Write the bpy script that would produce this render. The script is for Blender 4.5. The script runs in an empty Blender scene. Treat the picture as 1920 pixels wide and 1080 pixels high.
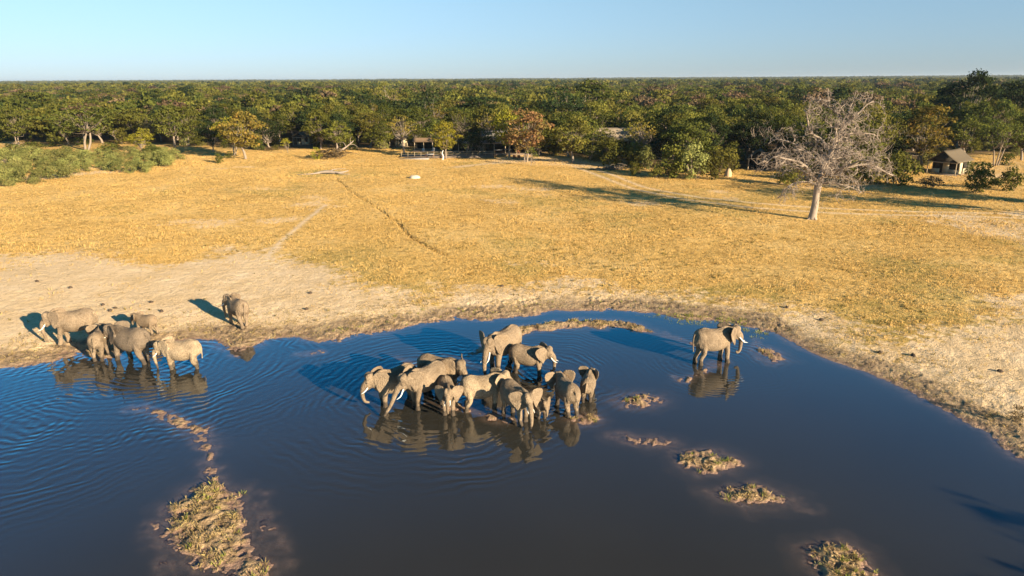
import bpy, bmesh, math, random
import numpy as np
from mathutils import Vector, Matrix, Euler
R = math.radians
scene = bpy.context.scene
COL = scene.collection

# ------------------------------------------------------------------ camera, sky, sun, exposure
FPX = 1280.0; PITCH = R(17.0); ROLL = R(0.33); CAMH = 17.5
cam_d = bpy.data.cameras.new('camera'); cam = bpy.data.objects.new('camera', cam_d); COL.objects.link(cam)
cam_d.sensor_width = 36.0; cam_d.lens = 24.0; cam_d.clip_start = 0.5; cam_d.clip_end = 30000
_U = Vector((0, math.sin(PITCH), math.cos(PITCH))); _F = Vector((0, math.cos(PITCH), -math.sin(PITCH))); _X = Vector((1, 0, 0))
_r = _X*math.cos(ROLL) - _U*math.sin(ROLL); _u = _X*math.sin(ROLL) + _U*math.cos(ROLL)
m = Matrix((_r, _u, -_F)).transposed().to_4x4(); m.translation = (0, 0, CAMH); cam.matrix_world = m
scene.camera = cam

SUN_AZ = 47.0; SUN_EL = 15.5
world = bpy.data.worlds.new("World"); scene.world = world; world.use_nodes = True
wn = world.node_tree; wn.nodes.clear()
wo = wn.nodes.new('ShaderNodeOutputWorld'); wb = wn.nodes.new('ShaderNodeBackground'); sk = wn.nodes.new('ShaderNodeTexSky')
sk.sky_type = 'NISHITA'; sk.sun_disc = False; sk.sun_elevation = R(SUN_EL); sk.sun_rotation = R(180-SUN_AZ)
sk.altitude = 900; sk.air_density = 1.0; sk.dust_density = 0.0; sk.ozone_density = 3.0
wb.inputs['Strength'].default_value = 0.05
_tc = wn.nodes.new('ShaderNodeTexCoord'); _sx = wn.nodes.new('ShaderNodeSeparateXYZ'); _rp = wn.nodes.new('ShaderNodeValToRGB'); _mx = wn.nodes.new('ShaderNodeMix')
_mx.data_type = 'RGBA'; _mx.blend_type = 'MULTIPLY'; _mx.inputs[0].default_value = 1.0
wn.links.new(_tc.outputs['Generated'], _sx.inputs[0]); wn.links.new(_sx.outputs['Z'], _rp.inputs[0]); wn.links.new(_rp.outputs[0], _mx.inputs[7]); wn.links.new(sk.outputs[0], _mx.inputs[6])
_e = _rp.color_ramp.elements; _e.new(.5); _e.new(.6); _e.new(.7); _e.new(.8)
for _i, (_p, _c) in enumerate([(0.0, (.45, .56, .88)), (.10, (.82, .84, .88)), (.26, (.22, 1.9, 2.15)), (.42, (.18, 1.0, 1.25)), (.62, (.20, .33, .40)), (1.0, (.18, .22, .26))]):  # added sky tint: blue band for water reflections, zenith darkened to deepen shadows
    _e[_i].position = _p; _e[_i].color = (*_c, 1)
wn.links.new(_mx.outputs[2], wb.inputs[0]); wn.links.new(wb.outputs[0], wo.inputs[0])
sd = bpy.data.lights.new('sun', 'SUN'); sd.energy = 4.6; sd.angle = R(0.53); sd.color = (1.0, 0.83, 0.60)
sun = bpy.data.objects.new('sun', sd); COL.objects.link(sun)
SDIR = Vector((math.sin(R(SUN_AZ))*math.cos(R(SUN_EL)), -math.cos(R(SUN_AZ))*math.cos(R(SUN_EL)), math.sin(R(SUN_EL))))
sun.rotation_euler = SDIR.to_track_quat('Z', 'Y').to_euler(); sun.location = (40, -40, 60)
scene.view_settings.view_transform = 'Standard'; scene.view_settings.look = 'None'
scene.view_settings.gamma = 1; scene.view_settings.use_curve_mapping = False
scene.view_settings.exposure = 1.68
try:
    scene.cycles.max_bounces = 6; scene.cycles.transparent_max_bounces = 12; scene.cycles.diffuse_bounces = 2
except Exception: pass

# ------------------------------------------------------------------ helpers
def ray(px, py):
    u = (px-960)/FPX; v = (540-py)/FPX; c, s = math.cos(ROLL), math.sin(ROLL)
    u, v = u*c+v*s, -u*s+v*c
    return (u, math.cos(PITCH)+v*math.sin(PITCH), v*math.cos(PITCH)-math.sin(PITCH))
def at(px, py, z=0.0):
    d = ray(px, py); t = (z-CAMH)/d[2]; return (t*d[0], t*d[1])
def tag(o, label=None, cat=None, group=None, kind=None):
    if label: o['label'] = label
    if cat: o['category'] = cat
    if group: o['group'] = group
    if kind: o['kind'] = kind
    return o
def empty(name, loc, rz=0.0, sc=1.0):
    o = bpy.data.objects.new(name, None); COL.objects.link(o); o.location = loc; o.rotation_euler = (0, 0, rz)
    o.scale = (sc, sc, sc); o.empty_display_size = 0.3; return o
def link(name, mesh, parent=None, mat=None):
    o = bpy.data.objects.new(name, mesh); COL.objects.link(o)
    if mat is not None:
        mesh.materials.clear(); mesh.materials.append(mat)
    if parent is not None: o.parent = parent
    return o
def mesh_np(name, co, faces, smooth=False):
    """co (n,3); faces (m,k) with k const, or list of such arrays"""
    me = bpy.data.meshes.new(name)
    fl = faces if isinstance(faces, list) else [faces]
    fl = [np.asarray(f, dtype=np.int32) for f in fl if len(f)]
    co = np.asarray(co, dtype=np.float32)
    nl = sum(f.size for f in fl); nf = sum(len(f) for f in fl)
    me.vertices.add(len(co)); me.vertices.foreach_set('co', co.ravel())
    me.loops.add(nl); me.loops.foreach_set('vertex_index', np.concatenate([f.ravel() for f in fl]))
    me.polygons.add(nf)
    tot = np.concatenate([np.full(len(f), f.shape[1], dtype=np.int32) for f in fl])
    st = np.concatenate([[0], np.cumsum(tot)[:-1]]).astype(np.int32)
    me.polygons.foreach_set('loop_start', st); me.polygons.foreach_set('loop_total', tot)
    if smooth: me.polygons.foreach_set('use_smooth', np.ones(nf, dtype=bool))
    me.update(calc_edges=True); me.validate()
    return me
def h2(ix, iy, seed=0):
    ix = ix.astype(np.int64); iy = iy.astype(np.int64)
    n = (ix*374761393 + iy*668265263 + seed*982451653) & 0xffffffff
    n = ((n ^ (n >> 13))*1274126177) & 0xffffffff
    n = (n ^ (n >> 16))
    return (n & 0xffffff)/float(0xffffff)
def vnoise(x, y, seed=0):
    xi = np.floor(x); yi = np.floor(y); fx = x-xi; fy = y-yi
    fx = fx*fx*(3-2*fx); fy = fy*fy*(3-2*fy)
    a = h2(xi, yi, seed); b = h2(xi+1, yi, seed); c = h2(xi, yi+1, seed); d = h2(xi+1, yi+1, seed)
    return (a*(1-fx)+b*fx)*(1-fy)+(c*(1-fx)+d*fx)*fy
def fbm(x, y, sc, oc=4, seed=0):
    r = 0; a = 0.5; t = 0
    for i in range(oc):
        r = r + a*vnoise(x/sc+17.3*i, y/sc-9.1*i, seed+i); t += a; a *= 0.5; sc *= 0.5
    return r/t
def pits(x, y, sc, seed=0):
    """hoof print like pits: 1 in the pit centre, 0 outside"""
    xs = x/sc; ys = y/sc; xi = np.floor(xs); yi = np.floor(ys); best = np.full(np.shape(x), 9.0)
    for dx in (-1, 0, 1):
        for dy in (-1, 0, 1):
            cx = xi+dx+h2(xi+dx, yi+dy, seed); cy = yi+dy+h2(xi+dx, yi+dy, seed+5)
            r = 0.30+0.3*h2(xi+dx, yi+dy, seed+9)
            best = np.minimum(best, np.hypot(xs-cx, ys-cy)/r)
    return np.clip(1-best, 0, 1)
def sstep(a, b, x):
    t = np.clip((x-a)/(b-a), 0, 1); return t*t*(3-2*t)
def seg_dist(x, y, P, closed=True):
    P = np.asarray(P, float); d = np.full(np.shape(x), 1e9); n = len(P)
    for i in range(n if closed else n-1):
        a = P[i]; b = P[(i+1) % n]; ab = b-a; L = max(ab@ab, 1e-9)
        t = np.clip(((x-a[0])*ab[0]+(y-a[1])*ab[1])/L, 0, 1)
        d = np.minimum(d, np.hypot(x-a[0]-t*ab[0], y-a[1]-t*ab[1]))
    return d
def inside(x, y, P):
    r = np.zeros(np.shape(x), bool); n = len(P); j = n-1
    for i in range(n):
        xi, yi = P[i]; xj, yj = P[j]
        if yi != yj:
            r ^= ((yi > y) != (yj > y)) & (x < (xj-xi)*(y-yi)/(yj-yi)+xi)
        j = i
    return r
def sdist(x, y, P):
    """positive inside"""
    x = np.asarray(x, float); y = np.asarray(y, float); out = np.full(x.shape, -60.0)
    P = np.asarray(P); pad = 40
    mm = (x > P[:, 0].min()-pad) & (x < P[:, 0].max()+pad) & (y > P[:, 1].min()-pad) & (y < P[:, 1].max()+pad)
    if mm.any():
        d = seg_dist(x[mm], y[mm], P); ins = inside(x[mm], y[mm], P); out[mm] = np.where(ins, d, -d)
    return out

# ------------------------------------------------------------------ terrain description
SHORE = [at(*p) for p in [(0,692),(30,688),(57,685),(80,680),(104,676),(125,669),(146,666),(165,671),(184,674),(200,673),(216,671),(232,660),(250,655),(280,650),(300,645),(335,641),(375,637),(400,640),(414,648),(430,656),(455,658),(475,654),(490,646),(500,638),(520,636),(560,633),(600,641),(636,638),(673,629),(720,624),(753,613),(804,606),(855,598),(892,600),(910,603),(950,596),(994,591),(1037,584),(1110,582),(1183,583),(1238,591),(1274,598),(1315,602),(1340,600),(1390,609),(1425,620),(1452,626),(1477,638),(1496,648),(1521,661),(1544,670),(1564,678),(1620,697),(1652,711),(1699,732),(1746,757),(1784,776),(1809,789),(1841,803),(1866,817),(1872,833),(1903,855),(1919,864),(2010,915),(2120,985)]]
SHORE += [(24, 20), (29, 8), (34, -10), (28, -28), (0, -40), (-30, -35), (-60, -10), (-75, 12), (-70, 28), (-56, 35), (-46, 36.5)]
ISL = {
 'long': [(389,897),(410,893),(433,900),(467,919),(474,945),(480,973),(486,1007),(512,1039),(530,1080),(520,1120),(430,1125),(389,1085),(370,1074),(335,1055),(305,1030),(294,1017),(291,979),(304,948),(325,930),(351,916),(370,905)],
 'arc': [(961,613),(1001,607),(1056,601),(1129,598.5),(1183,604),(1225,617),(1240,628),(1220,626),(1165,616),(1110,614),(1056,617),(1001,622),(972,631),(955,634),(950,622)],
 'p1': [(1152,752),(1170,743),(1205,739),(1245,741),(1240,757),(1205,764),(1175,762)],
 'p2': [(1067,785),(1085,775),(1115,776),(1131,787),(1118,795),(1085,796)],
 'p3': [(1147,818),(1175,815),(1215,822),(1262,824),(1271,831),(1225,838),(1180,832)],
 'p4': [(1266,862),(1290,848),(1330,845),(1370,858),(1389,872),(1365,886),(1315,892),(1280,880)],
 'p5': [(1328,922),(1370,912),(1430,911),(1475,920),(1495,941),(1470,951),(1400,950),(1345,940)],
 'p6': [(1508,1030),(1545,1018),(1590,1020),(1625,1045),(1662,1085),(1680,1120),(1580,1120),(1525,1070)],
 'p7': [(1412,654),(1440,651),(1462,660),(1478,675),(1455,680),(1430,672)]}
ISLW = {k: [at(*p) for p in v] for k, v in ISL.items()}
ISLTOP = dict(long=.17, arc=.20, p1=.12, p2=.12, p3=.09, p4=.15, p5=.12, p6=.16, p7=.13)
SUBM = [([(262,765),(300,778),(345,795),(378,808),(388,835),(394,862),(400,900)], .6, .0), ([(345,795),(378,808)], .5, .03), ([(1240,628),(1290,642),(1330,655)], .7, -.03),
        ([(780,755),(870,765),(940,783)], .4, -.05), ([(1262,845),(1240,830)], .4, -.05), ([(1495,945),(1525,960)], .5, -.07),
        ([(700,672),(760,678),(790,685)], .6, -.025), ([(560,665),(600,660)], .7, -.05), ([(880,670),(905,650),(945,640),(960,625)], .9, -.03), ([(1285,712),(1330,690),(1350,678)], .5, -.01),
        ([(300,975),(295,1010),(330,1075)], .5, -.06), ([(486,930),(500,985),(530,1060)], .5, -.06), ([(1420,640),(1405,660),(1440,685)], .5, -.04), ([(470,655),(440,665)], .6, -.04), ([(845,760),(860,758)], .7, .03), ([(880,768),(950,790)], .6, .0)]
SUBW = [([at(*p) for p in pl], w, z) for pl, w, z in SUBM]
def height(x, y, detail=True):
    x = np.asarray(x, float); y = np.asarray(y, float)
    w = (fbm(x, y, 1.6, 3, 3)-.5)
    s = sdist(x, y, SHORE)            # >0 in pond
    big = np.hypot(x, y) > 130
    s = np.where(big, -60, s)
    s = s + w*1.0
    land = -s
    h = np.where(s < 0, 0.30*(1-np.exp(-land/2.2))+0.45*(1-np.exp(-land/18)), -0.75*(1-np.exp(-np.maximum(s, 0)/4.5)))
    near = np.hypot(x, y) < 75
    if near.any():
        xn = x[near] if x.ndim else x; yn = y[near] if y.ndim else y
        hn = h[near] if x.ndim else h
        w2 = (fbm(xn, yn, .9, 3, 8)-.5)
        for k, P in ISLW.items():
            d = sdist(xn, yn, P)+w2*.9-(.25 if k == 'long' else 0)
            t = ISLTOP[k]
            hi = np.where(d > 0, t*(1-np.exp(-d/(.7 if k == 'long' else .55))), -.15*(1-np.exp(d/.7))+np.minimum(d+.9, 0)*.40)+(.10 if k == 'long' else .06)*(fbm(xn, yn, 1.1, 4, 55)-.5)*np.exp(-(np.minimum(d, 0)/1.0)**2)-.02
            hn = np.maximum(hn, hi)
        for pl, wd, z in SUBW:
            d = seg_dist(xn, yn, pl, False)+w2*.8
            hi = z+.02+(fbm(xn, yn, .7, 3, 88)-.5)*.18-np.maximum(d-wd*.3, 0)*.22
            hn = np.maximum(hn, hi)
        if x.ndim: h[near] = hn
        else: h = hn
    r = np.hypot(x, y)
    h = h+sstep(3, 25, land)*(fbm(x, y, 22, 3, 21)-.5)*.7*np.where(land > 3, 1, 0)
    # a low rise where the lodge stands, and the plain climbing very gently behind
    if detail:
        band = np.exp(-(np.maximum(np.abs(land-1.2)-1.2, 0)/1.0)**2)*(land > -2.5)
        isl = np.where((land < -1.5) & (h > -.25), 1.0, 0.0)
        mud = np.clip(np.maximum(band, isl), 0, 1)*(r < 140)
        pt = pits(x, y, .55, 4); pt2 = pits(x+3.3, y*1.1-2.1, .30, 14)
        rough = (fbm(x, y, .55, 3, 31)-.5)
        mudh = np.where(isl > 0, 1.0, np.where(x > 20, .38, .75)*(.35+1.1*sstep(.40, .62, fbm(x, y, 4.0, 2, 47))))*(-.07*pt**.7-.06*pt2+.13*rough+.02)
        h = h+mud*mudh*np.where(h > -.3, 1, 0)*np.where(isl > 0, 1.0*sstep(-.07, .04, h), 1.0)
        dry = sstep(1.0, 4.0, land)*(r < 140)
        h = h+dry*(-.035*pits(x, y, .95, 44)+.03*(fbm(x, y, .8, 2, 51)-.5))
    return h
def hgt(x, y): return float(height(np.array([x]), np.array([y]), False)[0])
def gat(px, py):
    z = 0.0
    for _ in range(5):
        x, y = at(px, py, z); z = hgt(x, y)
    return x, y, z

# ------------------------------------------------------------------ node material helper
class NT:
    def __init__(s, name):
        s.m = bpy.data.materials.new(name); s.m.use_nodes = True; s.t = s.m.node_tree; s.t.nodes.clear()
        s.out = s.t.nodes.new('ShaderNodeOutputMaterial')
    def n(s, typ, **kw):
        nd = s.t.nodes.new(typ)
        ins = kw.pop('ins', {})
        for k, v in kw.items(): setattr(nd, k, v)
        for k, v in ins.items():
            if hasattr(v, 'node'): s.t.links.new(v, nd.inputs[k])
            else:
                try: nd.inputs[k].default_value = v
                except Exception: nd.inputs[k].default_value = (*v, 1)
        return nd
    def noise(s, scale, detail=4, rough=.55, vec=None, dist=0):
        nd = s.n('ShaderNodeTexNoise', ins={'Scale': scale, 'Detail': detail, 'Roughness': rough, 'Distortion': dist})
        if vec is not None: s.t.links.new(vec, nd.inputs['Vector'])
        return nd.outputs['Fac']
    def ramp(s, fac, stops):
        nd = s.n('ShaderNodeValToRGB', ins={'Fac': fac}); e = nd.color_ramp.elements
        while len(e) < len(stops): e.new(.5)
        for i, (p, c) in enumerate(stops):
            e[i].position = p; e[i].color = (*c, 1) if isinstance(c, tuple) else (c, c, c, 1)
        return nd.outputs['Color']
    def mix(s, fac, a, b, mode='MIX'):
        nd = s.n('ShaderNodeMix', data_type='RGBA', blend_type=mode)
        for i, v in ((0, fac), (6, a), (7, b)):
            if hasattr(v, 'node'): s.t.links.new(v, nd.inputs[i])
            elif i == 0: nd.inputs[0].default_value = v
            else: nd.inputs[i].default_value = (*v, 1)
        return nd.outputs[2]
    def math(s, op, a, b=0.0, c=None):
        nd = s.n('ShaderNodeMath', operation=op)
        for i, v in enumerate((a, b) if c is None else (a, b, c)):
            if hasattr(v, 'node'): s.t.links.new(v, nd.inputs[i])
            else: nd.inputs[i].default_value = v
        return nd.outputs[0]
    def attr(s, name, kind='GEOMETRY'):
        return s.n('ShaderNodeAttribute', attribute_name=name, attribute_type=kind)
    def bump(s, hgt_, strength, dist):
        return s.n('ShaderNodeBump', ins={'Height': hgt_, 'Strength': strength, 'Distance': dist}).outputs[0]
    def bsdf(s, col, rough=.9, normal=None, spec=.2, **kw):
        p = s.n('ShaderNodeBsdfPrincipled')
        for k, v in (('Base Color', col), ('Roughness', rough)):
            if hasattr(v, 'node'): s.t.links.new(v, p.inputs[k])
            elif isinstance(v, tuple): p.inputs[k].default_value = (*v, 1)
            else: p.inputs[k].default_value = v
        p.inputs['Specular IOR Level'].default_value = spec
        if normal is not None: s.t.links.new(normal, p.inputs['Normal'])
        s.t.links.new(p.outputs[0], s.out.inputs[0]); return p

def mat_simple(name, col, rough=.85, var=.25, scale=3.0, bumpd=0.0, bscale=20):
    t = NT(name); tc = t.n('ShaderNodeTexCoord').outputs['Object']
    f = t.noise(scale, 5, .6, tc)
    c = t.mix(f, tuple(x*(1-var) for x in col), tuple(min(1, x*(1+var)) for x in col))
    nm = t.bump(t.noise(bscale, 4, .6, tc), .6, bumpd) if bumpd else None
    t.bsdf(c, rough, nm); return t.m

# ground material -----------------------------------------------------------
def make_ground_mat():
    t = NT('savanna_ground'); pos = t.n('ShaderNodeNewGeometry').outputs['Position']
    mk = t.attr('mask'); sep = t.n('ShaderNodeSeparateColor', ins={'Color': mk.outputs['Color']})
    bare, mud, litter = sep.outputs[0], sep.outputs[1], sep.outputs[2]
    mk2 = t.attr('mask2'); sep2 = t.n('ShaderNodeSeparateColor', ins={'Color': mk2.outputs['Color']})
    track, green, wet = sep2.outputs[0], sep2.outputs[1], sep2.outputs[2]
    # slightly stretched coordinates: tufts blown along one way
    n1 = t.noise(.09, 4, .6, pos); n2 = t.noise(1.1, 5, .7, pos); n3 = t.noise(5.0, 4, .75, pos)
    g = t.ramp(n1, [(.28, (.54, .33, .09)), (.5, (.67, .42, .132)), (.72, (.75, .51, .20))])
    g2 = t.ramp(n2, [(.30, (.50, .46, .32)), (.52, (1.0, 1.0, 1.0)), (.75, (1.18, 1.15, 1.1))])
    g = t.mix(1.0, g, g2, 'MULTIPLY')
    g3 = t.ramp(n3, [(.32, (.42, .42, .32)), (.46, (.95, .95, .92)), (.7, (1.15, 1.15, 1.15))])
    g = t.mix(.85, g, g3, 'MULTIPLY')
    g = t.mix(t.math('MULTIPLY', green, t.ramp(n2, [(.35, 1.0), (.65, .35)])), g, (.20, .20, .045))
    s1 = t.ramp(t.noise(.35, 5, .65, pos), [(.3, (.66, .46, .24)), (.6, (.80, .585, .345)), (.8, (.86, .67, .44))])
    s2 = t.ramp(t.noise(3.2, 6, .75, pos), [(.33, (.34, .30, .26)), (.42, (.92, .92, .92)), (.8, (1.1, 1.1, 1.1))])
    sand = t.mix(.8, s1, s2, 'MULTIPLY')
    # bare soil mask broken up by tufts
    bf = t.math('ADD', bare, t.math('MULTIPLY', t.math('SUBTRACT', t.noise(1.3, 6, .7, pos), .5), 1.6))
    bf = t.n('ShaderNodeMapRange', ins={'Value': bf, 'From Min': .38, 'From Max': .62}).outputs[0]
    c = t.mix(bf, g, sand)
    tf = t.math('MULTIPLY', track, t.ramp(t.noise(1.5, 4, .6, pos), [(.3, .35), (.6, 1.0)]))
    c = t.mix(tf, c, (.76, .57, .36))
    m1 = t.ramp(t.noise(1.4, 6, .75, pos), [(.32, (.085, .060, .040)), (.45, (.26, .18, .105)), (.58, (.46, .32, .18)), (.78, (.48, .38, .15))])
    c = t.mix(mud, c, m1)
    l1 = t.ramp(t.noise(.6, 5, .65, pos), [(.3, (.06, .045, .025)), (.7, (.20, .13, .055))])
    c = t.mix(litter, c, l1)
    c = t.mix(wet, c, (.27, .165, .125))
    b1 = t.math('MULTIPLY', n3, .7); hh = t.math('ADD', t.math('MULTIPLY', n2, 1.0), b1)
    hh = t.math('ADD', hh, t.math('MULTIPLY', t.noise(12, 3, .7, pos), .3))
    nm = t.bump(hh, .75, .35)
    ro = t.math('SUBTRACT', .95, t.math('MULTIPLY', wet, .45))
    t.bsdf(c, ro, nm, .15); return t.m

# water ---------------------------------------------------------------------
def make_water_mat(rings):
    t = NT('pond_water'); pos = t.n('ShaderNodeNewGeometry').outputs['Position']
    dep = t.attr('depth').outputs['Fac']
    # ripples: rings spreading from the animals, plus fine wind chop
    acc = None
    for (cx, cy, wl, rad, amp) in rings:
        v = t.n('ShaderNodeVectorMath', operation='SUBTRACT'); t.t.links.new(pos, v.inputs[0]); v.inputs[1].default_value = (cx, cy, 0)
        L = t.n('ShaderNodeVectorMath', operation='LENGTH'); t.t.links.new(v.outputs[0], L.inputs[0]); L = L.outputs['Value']
        wob = t.math('MULTIPLY', t.noise(.35, 3, .5, pos), 2.2)
        ph = t.math('MULTIPLY', t.math('ADD', L, wob), 2*math.pi/wl)
        s = t.math('SINE', ph)
        fall = t.n('ShaderNodeMapRange', interpolation_type='SMOOTHSTEP', ins={'Value': L, 'From Min': rad, 'From Max': rad*.35, 'To Min': 0, 'To Max': amp}).outputs[0]
        s = t.math('MULTIPLY', s, fall); acc = s if acc is None else t.math('ADD', acc, s)
    mp = t.n('ShaderNodeMapping', ins={'Vector': pos}); mp.inputs['Scale'].default_value = (1.0, 1.7, 1); mp.inputs['Rotation'].default_value = (0, 0, R(12))
    mpv = mp.outputs[0]
    brk = t.ramp(t.noise(.25, 3, .6, pos), [(.38, .12), (.66, 1.0)])
    acc = t.math('MULTIPLY', acc, brk)
    acc = t.math('ADD', acc, t.math('MULTIPLY', t.noise(1.6, 3, .55, mpv), .34))
    nm = t.bump(acc, 1.0, .0105)
    fr = t.n('ShaderNodeFresnel', ins={'IOR': 1.85}); t.t.links.new(nm, fr.inputs['Normal'])
    gl = t.n('ShaderNodeBsdfGlossy', ins={'Color': (.86, .92, 1.0, 1), 'Roughness': .05}); t.t.links.new(nm, gl.inputs['Normal'])
    silt = t.math('EXPONENT', t.math('MULTIPLY', t.math('MAXIMUM', t.math('ADD', dep, t.math('MULTIPLY', t.math('SUBTRACT', t.noise(2.2, 5, .7, pos), .5), .10)), 0.0), -30.0))
    df = t.n('ShaderNodeBsdfDiffuse', ins={'Color': t.mix(silt, t.mix(t.noise(.12, 3, .5, pos), (.024, .023, .019), (.038, .035, .027)), (.31, .215, .155))})
    tr = t.n('ShaderNodeBsdfTransparent', ins={'Color': (.75, .68, .66, 1)})
    f = t.math('SUBTRACT', 1.0, t.math('EXPONENT', t.math('MULTIPLY', t.math('MAXIMUM', dep, 0.0), -30.0)))
    mx = t.n('ShaderNodeMixShader', ins={0: f, 1: tr.outputs[0], 2: df.outputs[0]})
    m2 = t.n('ShaderNodeMixShader', ins={0: fr.outputs[0], 1: mx.outputs[0], 2: gl.outputs[0]})
    t.t.links.new(m2.outputs[0], t.out.inputs[0]); return t.m

# ------------------------------------------------------------------ ground and water meshes
def P(*pts): return [at(*p, .5) for p in pts]
BARE = [P((-200,500),(0,500),(120,483),(230,488),(330,500),(430,478),(520,470),(600,500),(640,530),(760,560),(800,590),(700,640),(560,660),(0,720),(-300,740)),
        P((770,572),(860,548),(980,545),(1090,540),(1180,552),(1300,560),(1440,578),(1420,600),(1200,588),(1000,592),(850,600),(740,620)),
        P((1440,590),(1520,600),(1620,640),(1680,650),(1760,640),(1840,610),(1920,560),(2300,600),(2400,800),(1990,930),(1900,860),(1850,815),(1700,740),(1560,680))]
GREENB = [P((-100,530),(70,545),(90,590),(40,625),(-100,640)), P((120,505),(260,515),(300,545),(180,550)), P((500,480),(700,450),(860,560),(700,610),(640,540)), P((1680,700),(1760,680),(1790,720),(1720,745)), P((1400,585),(1520,590),(1600,640),(1460,625)), P((1650,615),(1800,600),(1900,640),(1750,650)), P((1240,585),(1400,590),(1440,625),(1260,605)), P((1800,745),(1920,780),(1920,830),(1820,780))]
def PL(*pts):
    out = []
    for p in pts: out.append(at(*p, .8))
    return out
TRACKS = [(PL((925,303),(990,298),(1060,305),(1120,328),(1190,352),(1290,374),(1400,388),(1560,398),(1700,403),(1920,410),(2200,420)), .45),
          (PL((935,300),(1000,293),(1075,302),(1140,325),(1210,349),(1310,369),(1420,381),(1580,391),(1720,396),(1920,403),(2200,412)), .45),
          (PL((610,385),(570,415),(520,455),(500,480)), .35),
          (PL((860,312),(930,305),(1000,300)), 1.2), (PL((950,300),(1050,298),(1150,312)), 1.6), (PL((1440,592),(1520,632),(1600,672),(1700,720),(1800,768),(1920,838),(2020,880)), .60)]
RUT = PL((630,334),(648,349),(655,358),(672,369),(700,383),(722,400),(745,415),(768,440),(800,458),(832,472))
FORESTB = [(-400,258),(-100,262),(0,268),(60,270),(130,276),(210,270),(290,274),(400,278),(500,285),(600,281),(700,283),(780,280),(900,286),(1000,292),(1100,300),(1200,318),(1290,330),(1400,322),(1480,330),(1600,340),(1700,330),(1760,306),(1850,296),(1920,294),(2300,310)]
FBW = [at(*p, .8) for p in FORESTB]
def forest_inset(x, y):
    """metres behind the wood's edge along the line of sight (>0 in the wood)"""
    az = np.arctan2(x, y); r = np.hypot(x, y)
    fa = np.array([math.atan2(a, b) for a, b in FBW]); fr = np.array([math.hypot(a, b) for a, b in FBW])
    o = np.argsort(fa); return r-np.interp(az, fa[o], fr[o])
def build_ground():
    az = np.concatenate([np.radians(np.arange(-180, -44, 4.0)), np.radians(np.linspace(-43.5, 43.5, 1350)), np.radians(np.arange(46, 181, 4.0))])
    r = np.concatenate([[.01], np.linspace(3, 17, 8), np.exp(np.arange(math.log(18.5), math.log(110), .0031)), np.exp(np.arange(math.log(110.5), math.log(260), .006)), np.exp(np.linspace(math.log(265), math.log(14000), 60))])
    A, Q = np.meshgrid(az, r); X = Q*np.sin(A); Y = Q*np.cos(A)
    Z = height(X.ravel(), Y.ravel()).reshape(X.shape)
    x = X.ravel(); y = Y.ravel()
    rut = seg_dist(x, y, RUT, False); z = Z.ravel() - .26*np.exp(-(rut/.26)**2)
    Z = z.reshape(X.shape)
    nr, na = X.shape; idx = np.arange(nr*na).reshape(nr, na)
    f = np.stack([idx[:-1, :-1], idx[:-1, 1:], idx[1:, 1:], idx[1:, :-1]], -1).reshape(-1, 4)[:, ::-1]
    me = mesh_np('ground', np.stack([x, y, z], 1), f, True)
    # masks
    land = -np.where(np.hypot(x, y) > 130, -60, sdist(x, y, SHORE)) + (fbm(x, y, 2.5, 3, 77)-.5)*2.0
    warp = (fbm(x, y, 6, 4, 5)-.5)*7+(fbm(x, y, 1.8, 3, 9)-.5)*3.5
    bare = np.zeros_like(x)
    for p in BARE:
        bare = np.maximum(bare, sstep(-8, 5, sdist(x, y, p)+warp*1.3))
    dense = fbm(x, y, 14, 4, 61)
    bare = np.clip(np.maximum(bare*.85, .10+.55*sstep(.62, .80, dense)), 0, 1)
    islm = (land < -1.0) & (z > -.4)
    mud = np.clip(np.exp(-(np.maximum(np.abs(land-.7)-np.where(x > 20, .7, 1.3), 0)/.7)**2), 0, 1)
    mud = np.where(islm, .9, mud); ISL_MASK = np.where(islm, 1.0, 0.0)
    li = sstep(0, 16, forest_inset(x, y)+(fbm(x, y, 9, 3, 15)-.5)*10)
    tr = np.zeros_like(x)
    for pl, w in TRACKS:
        d = seg_dist(x, y, pl, False); tr = np.maximum(tr, np.exp(-(d/w)**2))
    yard = sdist(x, y, PL((890,310),(930,292),(1010,286),(1110,300),(1150,318),(1050,312),(960,306)))
    tr = np.maximum(tr, .7*sstep(-2, 3, yard)); yard2 = sdist(x, y, PL((1720,335),(1735,318),(1850,300),(1925,295),(1925,330),(1850,335)))
    tr = np.maximum(tr, .5*sstep(-2, 3, yard2+(fbm(x, y, 4, 3, 71)-.5)*6))
    gr = np.zeros_like(x)
    for p in GREENB: gr = np.maximum(gr, .5*sstep(-3, 3.5, sdist(x, y, p)+warp*.8))
    gr = np.maximum(gr, .55*sstep(.62, .80, fbm(x, y, 9, 3, 91)))
    pn = sdist(x, y, PL((540,325),(590,318),(640,321),(650,329),(580,332),(530,330)))
    gr = np.maximum(gr, sstep(-1, 1, pn))
    wet = sstep(.10, -.01, z)*(np.hypot(x, y) < 140)*(.75)+.0; wet = np.maximum(wet, ISL_MASK*(.05+.75*sstep(.09, .02, z)))
    for nme, cols in (('mask', (bare, mud, li)), ('mask2', (tr, gr, wet))):
        a = me.attributes.new(nme, 'FLOAT_COLOR', 'POINT')
        a.data.foreach_set('color', np.stack([*cols, np.ones_like(x)], 1).astype(np.float32).ravel())
    o = link('ground', me, None, make_ground_mat()); tag(o, kind='structure')
    # water sheet on the same plan, only where the ground dips
    az2 = az[::2]; r2 = r[(r < 80)][::1]
    sl_r = np.where(r < 80)[0]; sl_a = np.arange(0, na, 2)
    if sl_a[-1] != na-1: sl_a = np.append(sl_a, na-1)
    Zs = Z[np.ix_(sl_r, sl_a)]; Xs = X[np.ix_(sl_r, sl_a)]; Ys = Y[np.ix_(sl_r, sl_a)]
    low = Zs < .02
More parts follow.
